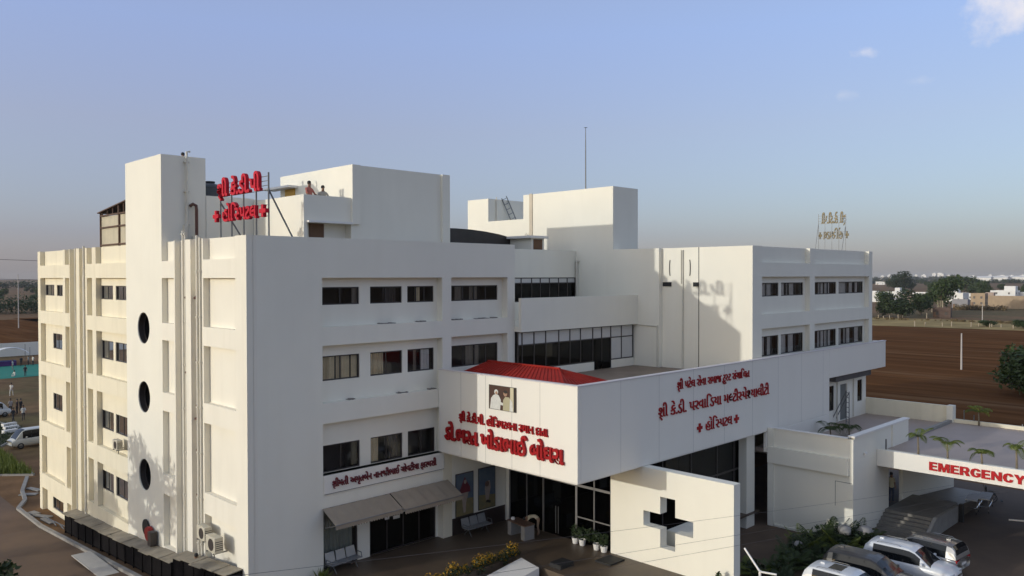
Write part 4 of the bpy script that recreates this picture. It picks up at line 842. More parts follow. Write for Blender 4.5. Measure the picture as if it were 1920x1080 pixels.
# planters against the glass lobby
for i in range(5):
    y = -5.3 - .46 * i; o = empty('potted_plant', (14.95, y, 2.55), 0, 'dark leafy potted plant before the lobby glass, %s from the desk' % ORD[i], 'plant', 'white pots before the lobby glass'); rg = random.Random(i)
    if i != 2: MB().lathe([(.0, .0), (.14, .0), (.19, .30), (.17, .30), (.15, .25), (.0, .25)], (0, 0, 0), 'z', 12).build('pot', TRIM, o)
    v, f = leaf_cloud([(0, 0, .6, .25, .25, .34)], 170, .09, 30 + i); part('foliage', cloud_mesh('foliage', v, f, LEAFD), o)

# ---------------------------------------------------------------- low ramp and dark shadow stand-ins on the porch
b = MB().face([(4.0, -6.5, 1.75), (11.0, -6.5, 2.62), (11.28, -5.07, 2.66), (4.0, -5.07, 1.78)]).face([(4.0, -6.5, 1.2), (11.0, -6.5, 1.2), (11.0, -6.5, 2.62), (4.0, -6.5, 1.75)]).face([(11.0, -6.5, 1.2), (11.28, -5.07, 1.2), (11.28, -5.07, 2.66), (11.0, -6.5, 2.62)]).face([(11.28, -5.07, 1.2), (4.0, -5.07, 1.2), (4.0, -5.07, 1.78), (11.28, -5.07, 2.66)])
tag(b.build('access_ramp', TRIM), 'white sloping slab beside the yellow shrubs', 'ramp')
tag(MB().box(11.6, 12.5, -7.3, -6.6, 2.55, 2.75).build('floor_shadow_box', DARK), 'flat dark box standing in for a shadow on the porch floor near the white slab', 'box')  # flat dark box in place of a shadow patch on the floor
tag(MB().box(13.6, 14.7, -8.6, -7.7, 2.547, 2.62).build('floor_shadow_slab', DARK), 'dark square slab standing in for a shadow on the porch floor by the cross wall', 'shadow patch')  # thin dark slab draws a cast shadow on the floor, no real mat
# ---------------------------------------------------------------- air conditioners, sheds along the left wall
def ac_unit(loc, label, s=1.0):
    o = empty('air_conditioner', loc, 0, label, 'air conditioner'); MB().box(-.36 * s, 0, -.42 * s, .42 * s, 0, .62 * s).build('casing', ACW, o, bevel=.02)
    MB().lathe([(.24 * s, -.365 * s), (.24 * s, -.375 * s), (.05 * s, -.38 * s), (.0, -.38 * s)], (0, -.08 * s, .31 * s), 'x', 20).build('fan_grille', DARKFR, o)
    for z in (.12, .2, .28, .36, .44): MB().box(-.34 * s, -.02 * s, -.425 * s, -.42 * s, z * s, (z + .03) * s).build('louvre', DARKFR, o)
    for y in (-.3, .3): MB().box(-.38 * s, .26, y * s - .02, y * s + .02, -.05, 0).build('bracket', STEEL, o)
    MB().tube([(-.1, .44 * s, .2), (.02, .5 * s, .1), (.04, .5 * s, -.5)], .02, 6).build('hose', DARK, o)
    return o
ac_unit((.02, 15.15, 6.52), 'beige air conditioner under a window left of the tower', .85)
ac_unit((-.02, 3.85, 4.15), 'beige air conditioner low on the corner bay, further from the corner'); ac_unit((-.12, 2.55, 3.95), 'beige air conditioner low on the corner bay, nearer the corner', 1.1)
SHEET = mat('weathered_sheet', (.36, .31, .23), .9, .4, 1.6, bump=.2); SLAT = mat('black_louvre', (.012, .010, .010), .9, .3, 4, spec=.1)
def lean_to(y0, y1, z0, z1, label):
    o = empty('plant_housing', (0, (y0 + y1) / 2, gz(0, (y0 + y1) / 2)), 0, label, 'shed', 'lean-to sheds along the left wall'); yc = (y0 + y1) / 2; zc = gz(0, yc); n = max(2, int((y1 - y0) / 1.1))
    for i in range(n):
        a = y0 + (y1 - y0) * i / n; c = y0 + (y1 - y0) * (i + 1) / n; za = z0 + (z1 - z0) * (i / n); zb = z0 + (z1 - z0) * ((i + 1) / n); k = .03 * (i % 2); e = .05 * ((i * 7) % 3)
        F = [(-.02, a - .03, za + .06 + k), (-.02, c + .03, zb + .06 + k), (-.80 - e, c + .03, zb - .04 + k), (-.80 - e, a - .03, za - .04 + k)]
        b = MB().face([(x, y - yc, z - zc) for x, y, z in F][::-1]).face([(x, y - yc, z - zc - .03) for x, y, z in F]); 
        for j in range(4): p_, q_ = F[j], F[(j + 1) % 4]; b.face([(p_[0], p_[1] - yc, p_[2] - zc), (q_[0], q_[1] - yc, q_[2] - zc), (q_[0], q_[1] - yc, q_[2] - zc - .03), (p_[0], p_[1] - yc, p_[2] - zc - .03)])
        b.build('roof_sheet', SHEET, o)
        b = MB(); zg = gz(-.7, (a + c) / 2)
        for z in np.arange(zg + .12, min(za, zb) - .08, .13): b.face([(-.70, a - yc, z - zc), (-.70, c - yc, z - zc), (-.62, c - yc, z + .1 - zc), (-.62, a - yc, z + .1 - zc)])
        b.box(-.72, -.66, a - yc - .03, a - yc + .03, zg - .1 - zc, za - .03 - zc).box(-.6, -.58, a - yc, c - yc, zg - .1 - zc, min(za, zb) - .05 - zc)
        b.build('louvre_panel', SLAT, o)
    MB().box(-.7, -.02, -(yc - y0) , -(yc - y0) + .04, gz(0, y0) - zc - .1, z0 - zc - .04).build('end_panel', SLAT, o)
    MB().box(-.7, -.02, (y1 - yc) - .04, (y1 - yc), gz(0, y1) - zc - .1, z1 - zc - .04).build('end_panel', SLAT, o)
lean_to(16.4, 22.9, 1.85, 1.52, 'black louvred lean-to with grey sheet roof, farthest along the left wall')
lean_to(6.4, 16.2, 2.60, 1.84, 'long black louvred lean-to with grey sheet roof in the middle of the left wall')
lean_to(.5, 6.2, 3.55, 2.95, 'black louvred lean-to with grey sheet roof near the front corner')
o = empty('fire_bell_reel', (-.05, 10.9, 2.62), 0, 'red round reel with a dark hatch on the tower foot', 'reel')
MB().lathe([(0, -.22), (.34, -.22), (.36, -.15), (.36, .0), (0, .0)], (-.02, -.35, .25), 'x', 24).build('reel', mat('red_enamel', (.32, .015, .012), .5), o); MB().lathe([(0, -.06), (.42, -.06), (.42, .0), (0, .0)], (0, .35, .40), 'x', 24).build('hatch', DARK, o); MB().box(-.35, -.02, -1.15, -.75, -.2, .5).build('valve_box', DARKFR, o)
# kerb along the road, loose slabs
b = MB(); KX = -1.22; yk = [31.5, 30, 28, 26, 24, 22, 20, 18, 16, 14, 12, 10, 8, 6, 4, 2, 0, -2]
for i in range(len(yk) - 1):
    a, c = yk[i], yk[i + 1]; b2 = MB(); za, zb = gz(0, a), gz(0, c); b2.v = [(KX - .12, a, za - .2), (KX + .12, a, za - .2), (KX + .12, a, za + .16), (KX - .12, a, za + .16), (KX - .12, c + .02, zb - .2), (KX + .12, c + .02, zb - .2), (KX + .12, c + .02, zb + .16), (KX - .12, c + .02, zb + .16)]
    b2.f = [(0, 1, 2, 3), (7, 6, 5, 4), (3, 2, 6, 7), (0, 3, 7, 4), (1, 5, 6, 2)]; b2.mi = [0] * 5
    tag(b2.build('kerb_stone', CONC), 'grey kerb stone by the side road, %s from the far end of the sheds' % ORD[i], 'kerb stone', 'kerb stones along the side road')
for kk, (x0, y0, x1, y1) in enumerate(((-1.22, 31.5, -.3, 33.6), (-.3, 33.6, .2, 36.5), (.2, 36.5, 1.6, 41))):
    tag(MB().bar((x0, y0, .06), (x1, y1, .06), .25, .22).build('kerb_stone', CONC), ('slanting kerb stone where the road kerb bends', 'kerb stone just beyond the bend', 'long kerb stone at the tip of the grassy bed')[kk], 'kerb stone', 'kerb stones along the side road')
tag(MB().box(-2.4, -1.45, 11.0, 15.6, gz(0, 13) + .10, gz(0, 13) + .14).build('white_slab', mat('dusty_white_sheet', (.55, .52, .47), .7, .15, 2)), 'flat white sheet lying on the road beside the kerb', 'sheet').rotation_euler = (0, 0, 0)
for i, (x, y, w_, l_, rz) in enumerate(((-.75, 29.6, .5, .9, .2), (-.5, 28.4, .35, 1.4, .5), (.3, 35.2, .5, 1.2, .9), (1.0, 36.5, .4, 1.5, .3), (-.6, 27.0, .3, 1.6, .1))):
    o = MB().box(-w_ / 2, w_ / 2, -l_ / 2, l_ / 2, 0, .08).build('loose_slab', CONC); o.location = (x, y, .03); o.rotation_euler = (0, 0, rz); tag(o, 'loose concrete slab on the ground by the left corner', 'slab', 'loose slabs by the left corner')
for i, y in enumerate((26.5, 25.3, 24.2)):
    o = MB().tube([(0, -1.3, 0), (.1, 0, .05), (0, 1.3, .02)], .04, 6).build('scrap_pipe', STEEL); o.location = (-.55 + .12 * i, y, .12); tag(o, ('loose metal pipe nearest the left corner', 'middle one of three loose metal pipes by the sheds', 'loose metal pipe nearest the sheds')[i], 'pipe', 'loose pipes before the sheds')

# ---------------------------------------------------------------- ladders, tanks, mast, red roof
def ladder(loc, rot, L, w, n, label, mt, step=False):
    o = empty('ladder', loc, 0, label, 'ladder'); o.rotation_euler = rot
    for x in (0, w): MB().box(x - .03, x + .03, -.02, .02, 0, L).build('rail', mt, o)
    for i in range(n): MB().box(.03, w - .03, -.02, .02, L * (i + .6) / n, L * (i + .6) / n + .04).build('rung', mt, o)
    if step:
        for x in (0, w): MB().bar((x, .0, L * .98), (x, 1.1, .05), .04).build('rear_leg', mt, o)
    return o
ladder((28.9, 13.35, 20.3), (R(-10), R(-22), 0), 2.1, .55, 5, 'dark ladder leaning against the far roof tank box', STEEL)
ladder((38.0, -9.35, 6.05), (R(-6), R(14), 0), 2.3, .5, 7, 'grey step ladder standing on the low terrace', STEEL, True)
o = empty('water_tank', (4.1, 12.6, 20.3), 0, 'dark grey ribbed water tank behind the rooftop letters', 'tank')
b = MB(); prof = [(0, 0), (.75, 0)]
for z in np.arange(.1, .8, .14): prof += [(.75, z), (.71, z + .05), (.75, z + .1)]
prof += [(.75, .85), (.5, 1.0), (.25, 1.05), (.25, 1.12), (0, 1.13)]
b.lathe(prof, (0, 0, 0), 'z', 24).build('shell', mat('black_tank_plastic', (.07, .075, .08), .5, .2, 3), o, True); MB().lathe([(0, 1.1), (.27, 1.1), (.27, 1.18), (0, 1.2)], (0, 0, 0), 'z', 16).build('lid', DARK, o)
MB().box(2.3, 6.0, 9.2, 14.0, DK, 20.28).build('tank_room', WHITE, HOS)
o = empty('mast', (28.0, 5.0, 22.06), 0, 'tall thin lightning mast on the service tower roof', 'mast'); MB().tube([(0, 0, 0), (0, 0, 3.2), (0, 0, 4.55)], [.045, .035, .02], 8).build('pole', STEEL, o); MB().box(-.1, .1, -.1, .1, 0, .06).build('base_plate', STEEL, o); MB().bar((-.16, .0, 4.5), (.16, .0, 4.55), .04).build('tip', STEEL, o)
o = empty('red_shelter', (12.9, -4.0, 10.27), 0, 'red corrugated hip roof standing on the canopy terrace', 'roof')
RX, RZ = 12.85, 11.62; ry0, ry1 = -1.1, -6.15; ex0, ex1, ey0, ey1, ez = 11.0, 14.7, -.25, -8.2, 10.95
def corr(p0, p1, q0, q1, n):
    """corrugated slope between eave edge p0->p1 and ridge edge q0->q1"""
    b = MB(); p0, p1, q0, q1 = map(Vector, (p0, p1, q0, q1)); nr = (p1 - p0).cross(q0 - p0).normalized()
    if nr.z < 0: nr = -nr
    for i in range(n):
        for k, (a, c) in enumerate(((i / n, (i + .7) / n), ((i + .7) / n, (i + 1) / n))):
            h = nr * (.03 if k else 0); b.face([p0.lerp(p1, a) + h, p0.lerp(p1, c) + h, q0.lerp(q1, c) + h, q0.lerp(q1, a) + h])
            if k: b.face([p0.lerp(p1, a), p0.lerp(p1, a) + h, q0.lerp(q1, a) + h, q0.lerp(q1, a)]); b.face([p0.lerp(p1, c), p0.lerp(p1, c) + h, q0.lerp(q1, c) + h, q0.lerp(q1, c)])
    b.v = [(v[0] - 12.9, v[1] + 4.0, v[2] - 10.27) for v in b.v]; return b
corr((ex0, ey0, ez), (ex0, ey1, ez), (RX, ry0, RZ), (RX, ry1, RZ), 26).build('roof_slope', REDROOF, o); corr((ex1, ey0, ez), (ex1, ey1, ez), (RX, ry0, RZ), (RX, ry1, RZ), 26).build('roof_slope', REDROOF, o)
corr((ex0, ey1, ez), (ex1, ey1, ez), (RX, ry1, RZ), (RX + .01, ry1, RZ), 12).build('hip_end', REDROOF, o); corr((ex0, ey0, ez), (ex1, ey0, ez), (RX, ry0, RZ), (RX + .01, ry0, RZ), 12).build('hip_end', REDROOF, o)
MB().tube([(RX - 12.9, ry0 + 4, RZ - 10.25), (RX - 12.9, ry1 + 4, RZ - 10.25)], .06, 8).build('ridge_cap', REDROOF, o)
for x in (-1.7, 1.6):
    for y in (3.4, -3.9): MB().box(x - .05, x + .05, y - .05, y + .05, 0, .75).build('post', STEEL, o)

# ---------------------------------------------------------------- people
def skin_body(joints, edges, name):
    me = bpy.data.meshes.new(name); me.from_pydata([j[:3] for j in joints], edges, []); o = bpy.data.objects.new(name, me); COL.objects.link(o)
    md = o.modifiers.new('skin', 'SKIN'); md.use_smooth_shade = True
    for i, j in enumerate(joints):
        sv = me.skin_vertices[0].data[i]; sv.radius = j[3] if isinstance(j[3], tuple) else (j[3], j[3]); sv.use_root = (i == 0)
    sb = o.modifiers.new('sub', 'SUBSURF'); sb.levels = 1; sb.render_levels = 1
    bpy.context.view_layer.update(); out = bpy.data.meshes.new_from_object(o.evaluated_get(bpy.context.evaluated_depsgraph_get())); bpy.data.objects.remove(o); return out
def pose_joints(kind):
    J = [(0, 0, .95, (.15, .11)), (0, 0, 1.15, (.135, .10)), (0, 0, 1.38, (.165, .11)), (0, 0, 1.50, .055), (0, .015, 1.60, (.075, .09)), (0, .01, 1.68, (.078, .092))]
    E = [(0, 1), (1, 2), (2, 3), (3, 4), (4, 5)]
    def limb(root, pts):
        pr = root
        for p in pts: J.append(p); E.append((pr, len(J) - 1)); pr = len(J) - 1
    if kind == 'stand':
        for s in (-1, 1): limb(0, [(s * .10, 0, .88, .085), (s * .115, .02, .48, .06), (s * .12, -.01, .10, .042), (s * .13, .12, .04, (.045, .03))])
        for s in (-1, 1): limb(2, [(s * .19, 0, 1.40, .055), (s * .24, -.01, 1.13, .043), (s * .25, .06, .88, .034), (s * .245, .09, .78, .032)])
    if kind == 'walk':
        for s in (-1, 1): limb(0, [(s * .09, s * .03, .88, .085), (s * .10, s * .18, .50, .06), (s * .10, s * .22 - .06, .12, .042), (s * .10, s * .24 + .05, .05, (.045, .03))])
        for s in (-1, 1): limb(2, [(s * .19, 0, 1.40, .055), (s * .23, -s * .12, 1.14, .043), (s * .23, -s * .12 + .12, .92, .034), (s * .22, -s * .1 + .18, .84, .032)])
    if kind == 'lean':
        for s in (-1, 1): limb(0, [(s * .10, 0, .88, .085), (s * .115, .02, .48, .06), (s * .12, -.01, .10, .042), (s * .13, .12, .04, (.045, .03))])
        for s in (-1, 1): limb(2, [(s * .19, 0, 1.40, .055), (s * .30, .08, 1.17, .043), (s * .36, .30, 1.03, .034), (s * .36, .38, 1.01, .032)])
    if kind == 'bend':
        J = [(0, 0, .92, (.14, .12)), (0, .22, 1.05, (.13, .11)), (0, .48, 1.02, (.16, .11)), (0, .60, .96, .055), (0, .70, .90, (.075, .09)), (0, .76, .86, (.075, .09))]
        E = [(0, 1), (1, 2), (2, 3), (3, 4), (4, 5)]
        def limb(root, pts):
            pr = root
            for p in pts: J.append(p); E.append((pr, len(J) - 1)); pr = len(J) - 1
        for s in (-1, 1): limb(0, [(s * .09, 0, .86, .085), (s * .10, .04, .47, .06), (s * .11, -.04, .10, .042), (s * .12, .09, .04, (.045, .03))])
        for s in (-1, 1): limb(2, [(s * .19, .46, 1.0, .055), (s * .22, .62, .84, .043), (s * .16, .78, .72, .034), (s * .14, .86, .70, .032)])
    if kind == 'sit':
        J = [(0, 0, .22, (.15, .12)), (0, .04, .42, (.135, .10)), (0, .08, .64, (.16, .11)), (0, .10, .76, .055), (0, .12, .86, (.075, .09)), (0, .12, .93, (.078, .09))]
        E = [(0, 1), (1, 2), (2, 3), (3, 4), (4, 5)]
        def limb(root, pts):
            pr = root
            for p in pts: J.append(p); E.append((pr, len(J) - 1)); pr = len(J) - 1
        for s in (-1, 1): limb(0, [(s * .11, .06, .20, .085), (s * .28, .34, .16, .06), (s * .10, .46, .08, .045)])
        for s in (-1, 1): limb(2, [(s * .19, .08, .66, .055), (s * .24, .20, .42, .043), (s * .2, .40, .28, .034)])
    return J, E
BODY = {k: skin_body(*pose_joints(k), 'body_' + k) for k in ('stand', 'walk', 'lean', 'bend', 'sit')}
CLOTH = {}
def cloth(c):
    k = tuple(c)
    if k not in CLOTH: CLOTH[k] = mat('cloth_%d' % len(CLOTH), c, .85, .12, 8)
    return CLOTH[k]
def person(loc, rz, kind, shirt, trousers, label, s=1.0):
    o = empty('person', loc, rz, label, 'person'); o.scale = (s, s, s)
    me = BODY[kind].copy(); me.name = 'body'; me.materials.clear()
    for m_ in (cloth(shirt), cloth(trousers), SKIN): me.materials.append(m_)
    zs = {'stand': (.93, 1.47), 'walk': (.93, 1.47), 'lean': (.93, 1.47), 'bend': (.93, 2), 'sit': (.25, .73)}[kind]
    mi = []
    for p_ in me.polygons:
        c = p_.center; a = 0
        if kind == 'bend': a = 1 if (c.y < .12 and c.z < .96) else 2 if (c.y > .58 or c.z < .80) else 0; a = 2 if (a == 1 and c.z < .08) else a
        else:
            far = abs(c.x) > .17 and kind != 'sit'
            if c.z > zs[1] and abs(c.x) < .12: a = 2
            elif far and c.z < 1.18: a = 2
            elif c.z < .08: a = 2
            elif c.z < zs[0]: a = 1
        mi.append(a)
    me.polygons.foreach_set('material_index', mi); part('body', me, o)
    hc = {'bend': (0, .77, .90), 'sit': (0, .105, .94)}.get(kind, (0, -.005, 1.685))
    b = MB().lathe([(.0, -.06), (.088, -.05), (.096, .01), (.085, .06), (.05, .095), (.0, .105)], (0, 0, 0), 'z', 12); h = b.build('hair', HAIR, o, True); h.location = hc
    if kind == 'bend': h.rotation_euler = (R(-115), 0, 0)
    return o
WH = (.62, .60, .55); DKc = (.03, .03, .035); BL = (.05, .06, .09)
person((5.95, 5.0, 19.1), R(200), 'lean', (.50, .16, .12), DKc, 'person in a salmon shirt leaning on the roof parapet', 1.08)
person((6.75, 5.0, 19.0), R(170), 'lean', (.40, .38, .33), DKc, 'person in a pale patterned shirt at the roof parapet', 1.04)
person((1.62, 10.3, 20.83), R(190), 'stand', DKc, DKc, 'person whose dark head shows over the tower top')
person((14.55, -3.1, 2.55), R(40), 'bend', (.55, .50, .36), (.35, .24, .16), 'person in a pale shirt bending over the brown desk', .95)
person((33.3, -14.0, 2.70), R(150), 'stand', (.55, .48, .30), BL, 'person in a cream shirt standing in the emergency doorway')
person((-.35, 4.4, 1.62), R(90), 'stand', (.55, .57, .60), BL, 'person in a pale shirt beside the lean-to near the front corner')
for i, (x, y, k, sh, tr, rz, lb) in enumerate(((20.3, 127.8, 'stand', WH, (.3, .28, .25), 1, 'person in white standing at the back of the green carpet'), (18.2, 117.2, 'sit', WH, WH, 2, 'person in white sitting on the near edge of the green carpet'), (19.4, 116.0, 'walk', DKc, DKc, 3, 'person in dark clothes on the near edge of the green carpet'),
        (22.9, 133.4, 'stand', DKc, DKc, 0, 'person in dark clothes beside the purple stage'), (24.3, 134.5, 'stand', (.4, .38, .36), DKc, 1, 'person in a grey shirt beyond the green carpet'), (24.9, 133.8, 'stand', WH, DKc, 2, 'person in a white shirt beyond the carpet, next to the building edge'),
        (12.2, 92.8, 'walk', WH, WH, 2.5, 'person all in white walking on the bare ground'), (8.5, 76.8, 'stand', (.45, .40, .36), DKc, .3, 'person in a light top, left of the dark group'), (8.95, 75.8, 'stand', (.07, .05, .05), DKc, 1, 'person in dark clothes in the middle of the small group'), (9.35, 75.9, 'stand', DKc, (.05, .04, .04), 2, 'taller person in black at the right of the small group'),
        (7.0, 69.0, 'walk', DKc, DKc, .6, 'person in dark clothes next to the far van'), (8.24, 70.1, 'walk', WH, (.06, .05, .05), 3, 'person in a white shirt walking beside the far van'))):
    person((x, y, 0), rz, k, sh, tr, lb, 1.03)

# ---------------------------------------------------------------- vehicles
def paint(name, c, metal=.0, rough=.28): return mat(name, c, rough, .05, 2, metal=metal, coat=.6)
CGL = mat('car_glass', (.010, .012, .014), .08, .1, 2, spec=.4); CHROME = mat('chrome', (.55, .55, .55), .2, .05, 2, metal=.9); LAMPR = mat('red_lamp', (.40, .01, .015), .2, .1, 3); LAMPW = mat('head_lamp', (.65, .66, .68), .1, .1, 3)
def car(loc, rz, col, label, L=4.0, W=1.72, Hh=1.6, prof='suv', roofm=None, rails=True, sunroof=False, group=None, railm=None):
    """car pointing along local +y; body lofted from cross-sections"""
    o = empty('parked_car', loc, rz, label, 'car', group)
    hw = W / 2; zb = .28; zw = .98 if prof != 'van' else .95
    if prof == 'van': st = [(-.5, .30, 1.00, .90), (-.47, .26, 1.02, .97), (-.3, .26, 1.02, 1), (.25, .26, 1.0, 1), (.40, .28, .95, .98), (.47, .30, .86, .93), (.5, .36, .74, .84)]
    else: st = [(-.5, .42, .88, .84), (-.475, .34, .98, .94), (-.40, .28, 1.02, 1), (-.1, .26, 1.0, 1), (.16, .26, .99, 1), (.30, .27, .97, .985), (.42, .30, .90, .95), (.475, .34, .80, .88), (.5, .42, .66, .76)]
    b = MB(); ring = []
    for t_, z0, z1, k in st:
        w = hw * k; y = t_ * L; ring.append([(-w * .86, y, z0), (-w * .97, y, z0 + .08), (-w, y, z0 + (z1 - z0) * .5), (-w * .985, y, z1 - .12), (-w * .93, y, z1 - .03), (-w * .6, y, z1 + .015), (0, y, z1 + .035), (w * .6, y, z1 + .015), (w * .93, y, z1 - .03), (w * .985, y, z1 - .12), (w, y, z0 + (z1 - z0) * .5), (w * .97, y, z0 + .08), (w * .86, y, z0)])
    n = len(ring[0]); 
    for rr in ring: b.v += rr
    for i in range(len(ring) - 1):
        for k in range(n): k2 = (k + 1) % n; b.f.append((i * n + k, i * n + k2, (i + 1) * n + k2, (i + 1) * n + k)); b.mi.append(0)
    b.f.append(tuple(range(n))); b.mi.append(0); b.f.append(tuple((len(ring) - 1) * n + k for k in range(n))[::-1]); b.mi.append(0)
    b.build('body', col, o, True)
    # greenhouse: lofted sections from the tail to the foot of the windscreen, split into roof, pillars and glass
    zw -= .02
    if prof == 'van': S_ = [(-.492, 0), (-.487, .4), (-.475, .8), (-.45, .96), (-.40, 1), (-.15, 1.0), (.10, 1.0), (.20, .98), (.26, .88), (.32, .6), (.37, .3), (.42, 0)]; wr, t0, t1, tw = .86, -.44, .26, .22; gt = (-.45, .2)
    else: S_ = [(-.492, 0), (-.482, .3), (-.465, .68), (-.43, .92), (-.37, .995), (-.2, 1.0), (-.04, 1.0), (.03, .97), (.09, .84), (.155, .55), (.215, .24), (.265, 0)]; wr, t0, t1, tw = .76, -.37, .155, .06; gt = (-.40, .03)
    zt = Hh; wt = hw * wr; SEC = []
    for t_, q in S_:
        zr = zw + (zt - zw) * q; wb = hw * .95 * (1 - .05 * max(0, t_)); w2 = wb + (wt - wb) * q; y = t_ * L
        SEC.append([Vector((wb, y, zw)), Vector((wb + (w2 - wb) * .45 + .015 * q, y, zw + (zr - zw) * .48)), Vector((w2, y, zr - .10 * q)), Vector((w2 * .90, y, zr - .035 * q)), Vector((w2 * .5, y, zr)), Vector((0, y, zr + .012 * q))])
    cab, cab3, cab2, glz, glz2, scr, rear, top = [MB() for _ in range(8)]
    for i in range(len(SEC) - 1):
        tm = (S_[i][0] + S_[i + 1][0]) / 2
        for j in range(5):
            for sg in (1, -1):
                q = [Vector((p_.x * sg, p_.y, p_.z)) for p_ in (SEC[i][j], SEC[i + 1][j], SEC[i + 1][j + 1], SEC[i][j + 1])]
                if j < 2: tgt = (glz if sg > 0 else glz2) if t0 < tm < t1 else ((cab if sg > 0 else cab3) if tm > 0 else cab2)
                elif tm > tw: tgt = scr if j > 2 else (cab if sg > 0 else cab3)
                elif tm < -.43: tgt = rear if j > 2 and S_[i][1] > .2 else cab2
                else: tgt = top
                tgt.face(q if sg > 0 else q[::-1])
    for nm_, bb in (('front_pillar', cab), ('front_pillar', cab3), ('rear_frame', cab2)): bb.build(nm_, col, o, True)
    glz.build('side_window', CGL, o, True); glz2.build('side_window', CGL, o, True); scr.build('windscreen', CGL, o, True); top.build('roof', roofm or col, o, True)
    if rear.f: rear.build('rear_window', CGL, o, True)
    for sg in (-1, 1):
        for tt in ((-.19, -.03) if prof != 'van' else (-.16, .06)): MB().bar((sg * (hw * .955), tt * L, zw), (sg * (wt + .005), tt * L, zt - .10), .05, .02).build('door_pillar', DARK, o)
    for s in (-1, 1):
        for y in (-.30 * L, .31 * L):
            R0 = .34 if prof != 'van' else .29; w = empty('wheel', (s * (hw - .09), y, R0)); w.parent = o
            MB().lathe([(R0 * .62, -.10), (R0 * .95, -.10), (R0, -.06), (R0, .06), (R0 * .95, .10), (R0 * .62, .10)], (0, 0, 0), 'x', 20).build('tyre', DARK, w, True); MB().lathe([(0, .07), (R0 * .25, .08), (R0 * .60, .05), (R0 * .62, .09), (R0 * .62, -.09), (R0 * .6, -.05), (0, -.07)], (0, 0, 0), 'x', 14).build('rim', STEEL, w)
        MB().box(s * hw * .62 - .2, s * hw * .62 + .2, .462 * L, .488 * L, .66, .80).build('headlight', LAMPW, o)
        MB().box(s * hw * .70 - .16, s * hw * .70 + .16, -.497 * L, -.47 * L, .80, .94).build('tail_light', LAMPR, o)
        MB().box(s * (hw + .10) - .09, s * (hw + .10) + .09, .17 * L, .17 * L + .12, 1.0, 1.14).build('mirror', col, o, bevel=.03)
        if rails: MB().tube([(s * wt * .86, gt[0] * L + .25, zt - .03), (s * wt * .86, gt[0] * L + .34, zt + .03), (s * wt * .86, gt[1] * L - .5, zt + .03), (s * wt * .86, gt[1] * L - .4, zt - .03)], .012, 6).build('roof_rail', railm or STEEL, o)
    if sunroof: MB().box(-wt * .55, wt * .55, gt[1] * L - 1.0, gt[1] * L - .42, zt + .002, zt + .012).build('sunroof', CGL, o)
    MB().box(-hw * .55, hw * .55, .485 * L, .499 * L, .42, .62).build('grille', DARK, o); MB().box(-.25, .25, -.502 * L, -.495 * L, .62, .74).build('number_plate', TRIM, o)
    MB().box(-.03, .03, gt[0] * L + .2, gt[0] * L + .38, zt, zt + .07).build('antenna_fin', col, o)
    return o
WP = paint('white_car_paint', (.74, .75, .76)); BP = paint('black_car_paint', (.022, .021, .022)); SP = paint('silver_car_paint', (.40, .39, .38), .7, .32)
car((24.3, -18.2, 1.7), R(181), WP, 'white compact SUV between the black and the silver cars', L=4.05)
car((26.4, -17.95, 1.7), R(-5), SP, 'silver SUV with a dark reflection painted into its roof, showing its red tail lamp', L=3.95, roofm=paint('roof_reflection_grey', (.16, .155, .15), .5, .3), railm=CHROME)  # roof coloured darker than the silver body to paint in a dark reflection
car((21.5, -17.5, 1.7), R(182), BP, 'black SUV between the two white cars', L=4.2, Hh=1.66, roofm=paint('dark_grey_paint', (.03, .027, .026), .1, .35), rails=False)
car((18.95, -17.6, 1.7), R(181), WP, 'white SUV with a dark sunroof at the bottom edge', L=3.9, sunroof=True)
car((5.2, 54.6, 0), R(97), paint('ivory_van_paint', (.66, .64, .55)), 'white minivan parked behind the left corner of the hospital', L=3.7, W=1.55, Hh=1.78, prof='van', rails=False)
car((6.3, 75.5, 0), R(-85), paint('white_van_paint', (.70, .70, .67)), 'white minivan cut off at the left edge of the picture', L=3.7, W=1.55, Hh=1.75, prof='van', rails=False)

# ---------------------------------------------------------------- stretchers, wheelchair, lamp post, wires
for i, (x, y) in enumerate(((38.6, -16.9), (39.4, -17.35))):
    o = empty('stretcher', (x, y, 1.7), R(8), ('steel stretcher trolley beside the emergency ramp, on the left', 'steel stretcher trolley beside the emergency ramp, on the right')[i], 'stretcher'); m_ = mat('stretcher_sheet', (.62, .63, .66), .6)
    MB().box(-.95, .95, -.30, .30, .80, .86).build('bed', m_, o, bevel=.02); MB().box(-.9, .9, -.28, -.25, .34, .37).box(-.9, .9, .25, .28, .34, .37).box(-.9, -.87, -.25, .25, .34, .37).box(.87, .9, -.25, .25, .34, .37).build('lower_frame', CHROME, o)
    for sx in (-1, 1):
        for sy in (-1, 1): MB().box(sx * .88 - .02, sx * .88 + .02, sy * .27 - .02, sy * .27 + .02, .08, .80).build('leg', CHROME, o); MB().lathe([(0, -.02), (.07, -.02), (.07, .02), (0, .02)], (sx * .88, sy * .27, .07), 'y', 10).build('castor', DARK, o)
o = empty('wheelchair', (41.6, -17.1, 1.7), R(200), 'black wheelchair standing behind the stretchers', 'wheelchair')
for s in (-1, 1): MB().lathe([(.27, -.02), (.30, -.02), (.30, .02), (.27, .02), (.27, -.02)], (s * .30, 0, .30), 'x', 20).build('wheel', DARK, o); MB().box(s * .25 - .02, s * .25 + .02, -.3, .45, .62, .66).bar((s * .25, -.28, .3), (s * .25, -.42, .98), .03).build('side_frame', STEEL, o)
MB().box(-.24, .24, -.22, .22, .46, .5).build('seat', DARK, o); MB().box(-.24, .24, -.33, -.28, .5, .95).build('backrest', DARK, o); MB().box(-.2, .2, .5, .62, .1, .13).build('footrest', DARK, o)
tag(MB().box(35.5, 35.75, -17.2, -16.99, 1.7, 2.75).build('dark_bin', DARK), 'narrow black bin at the end of the steps side wall', 'bin')
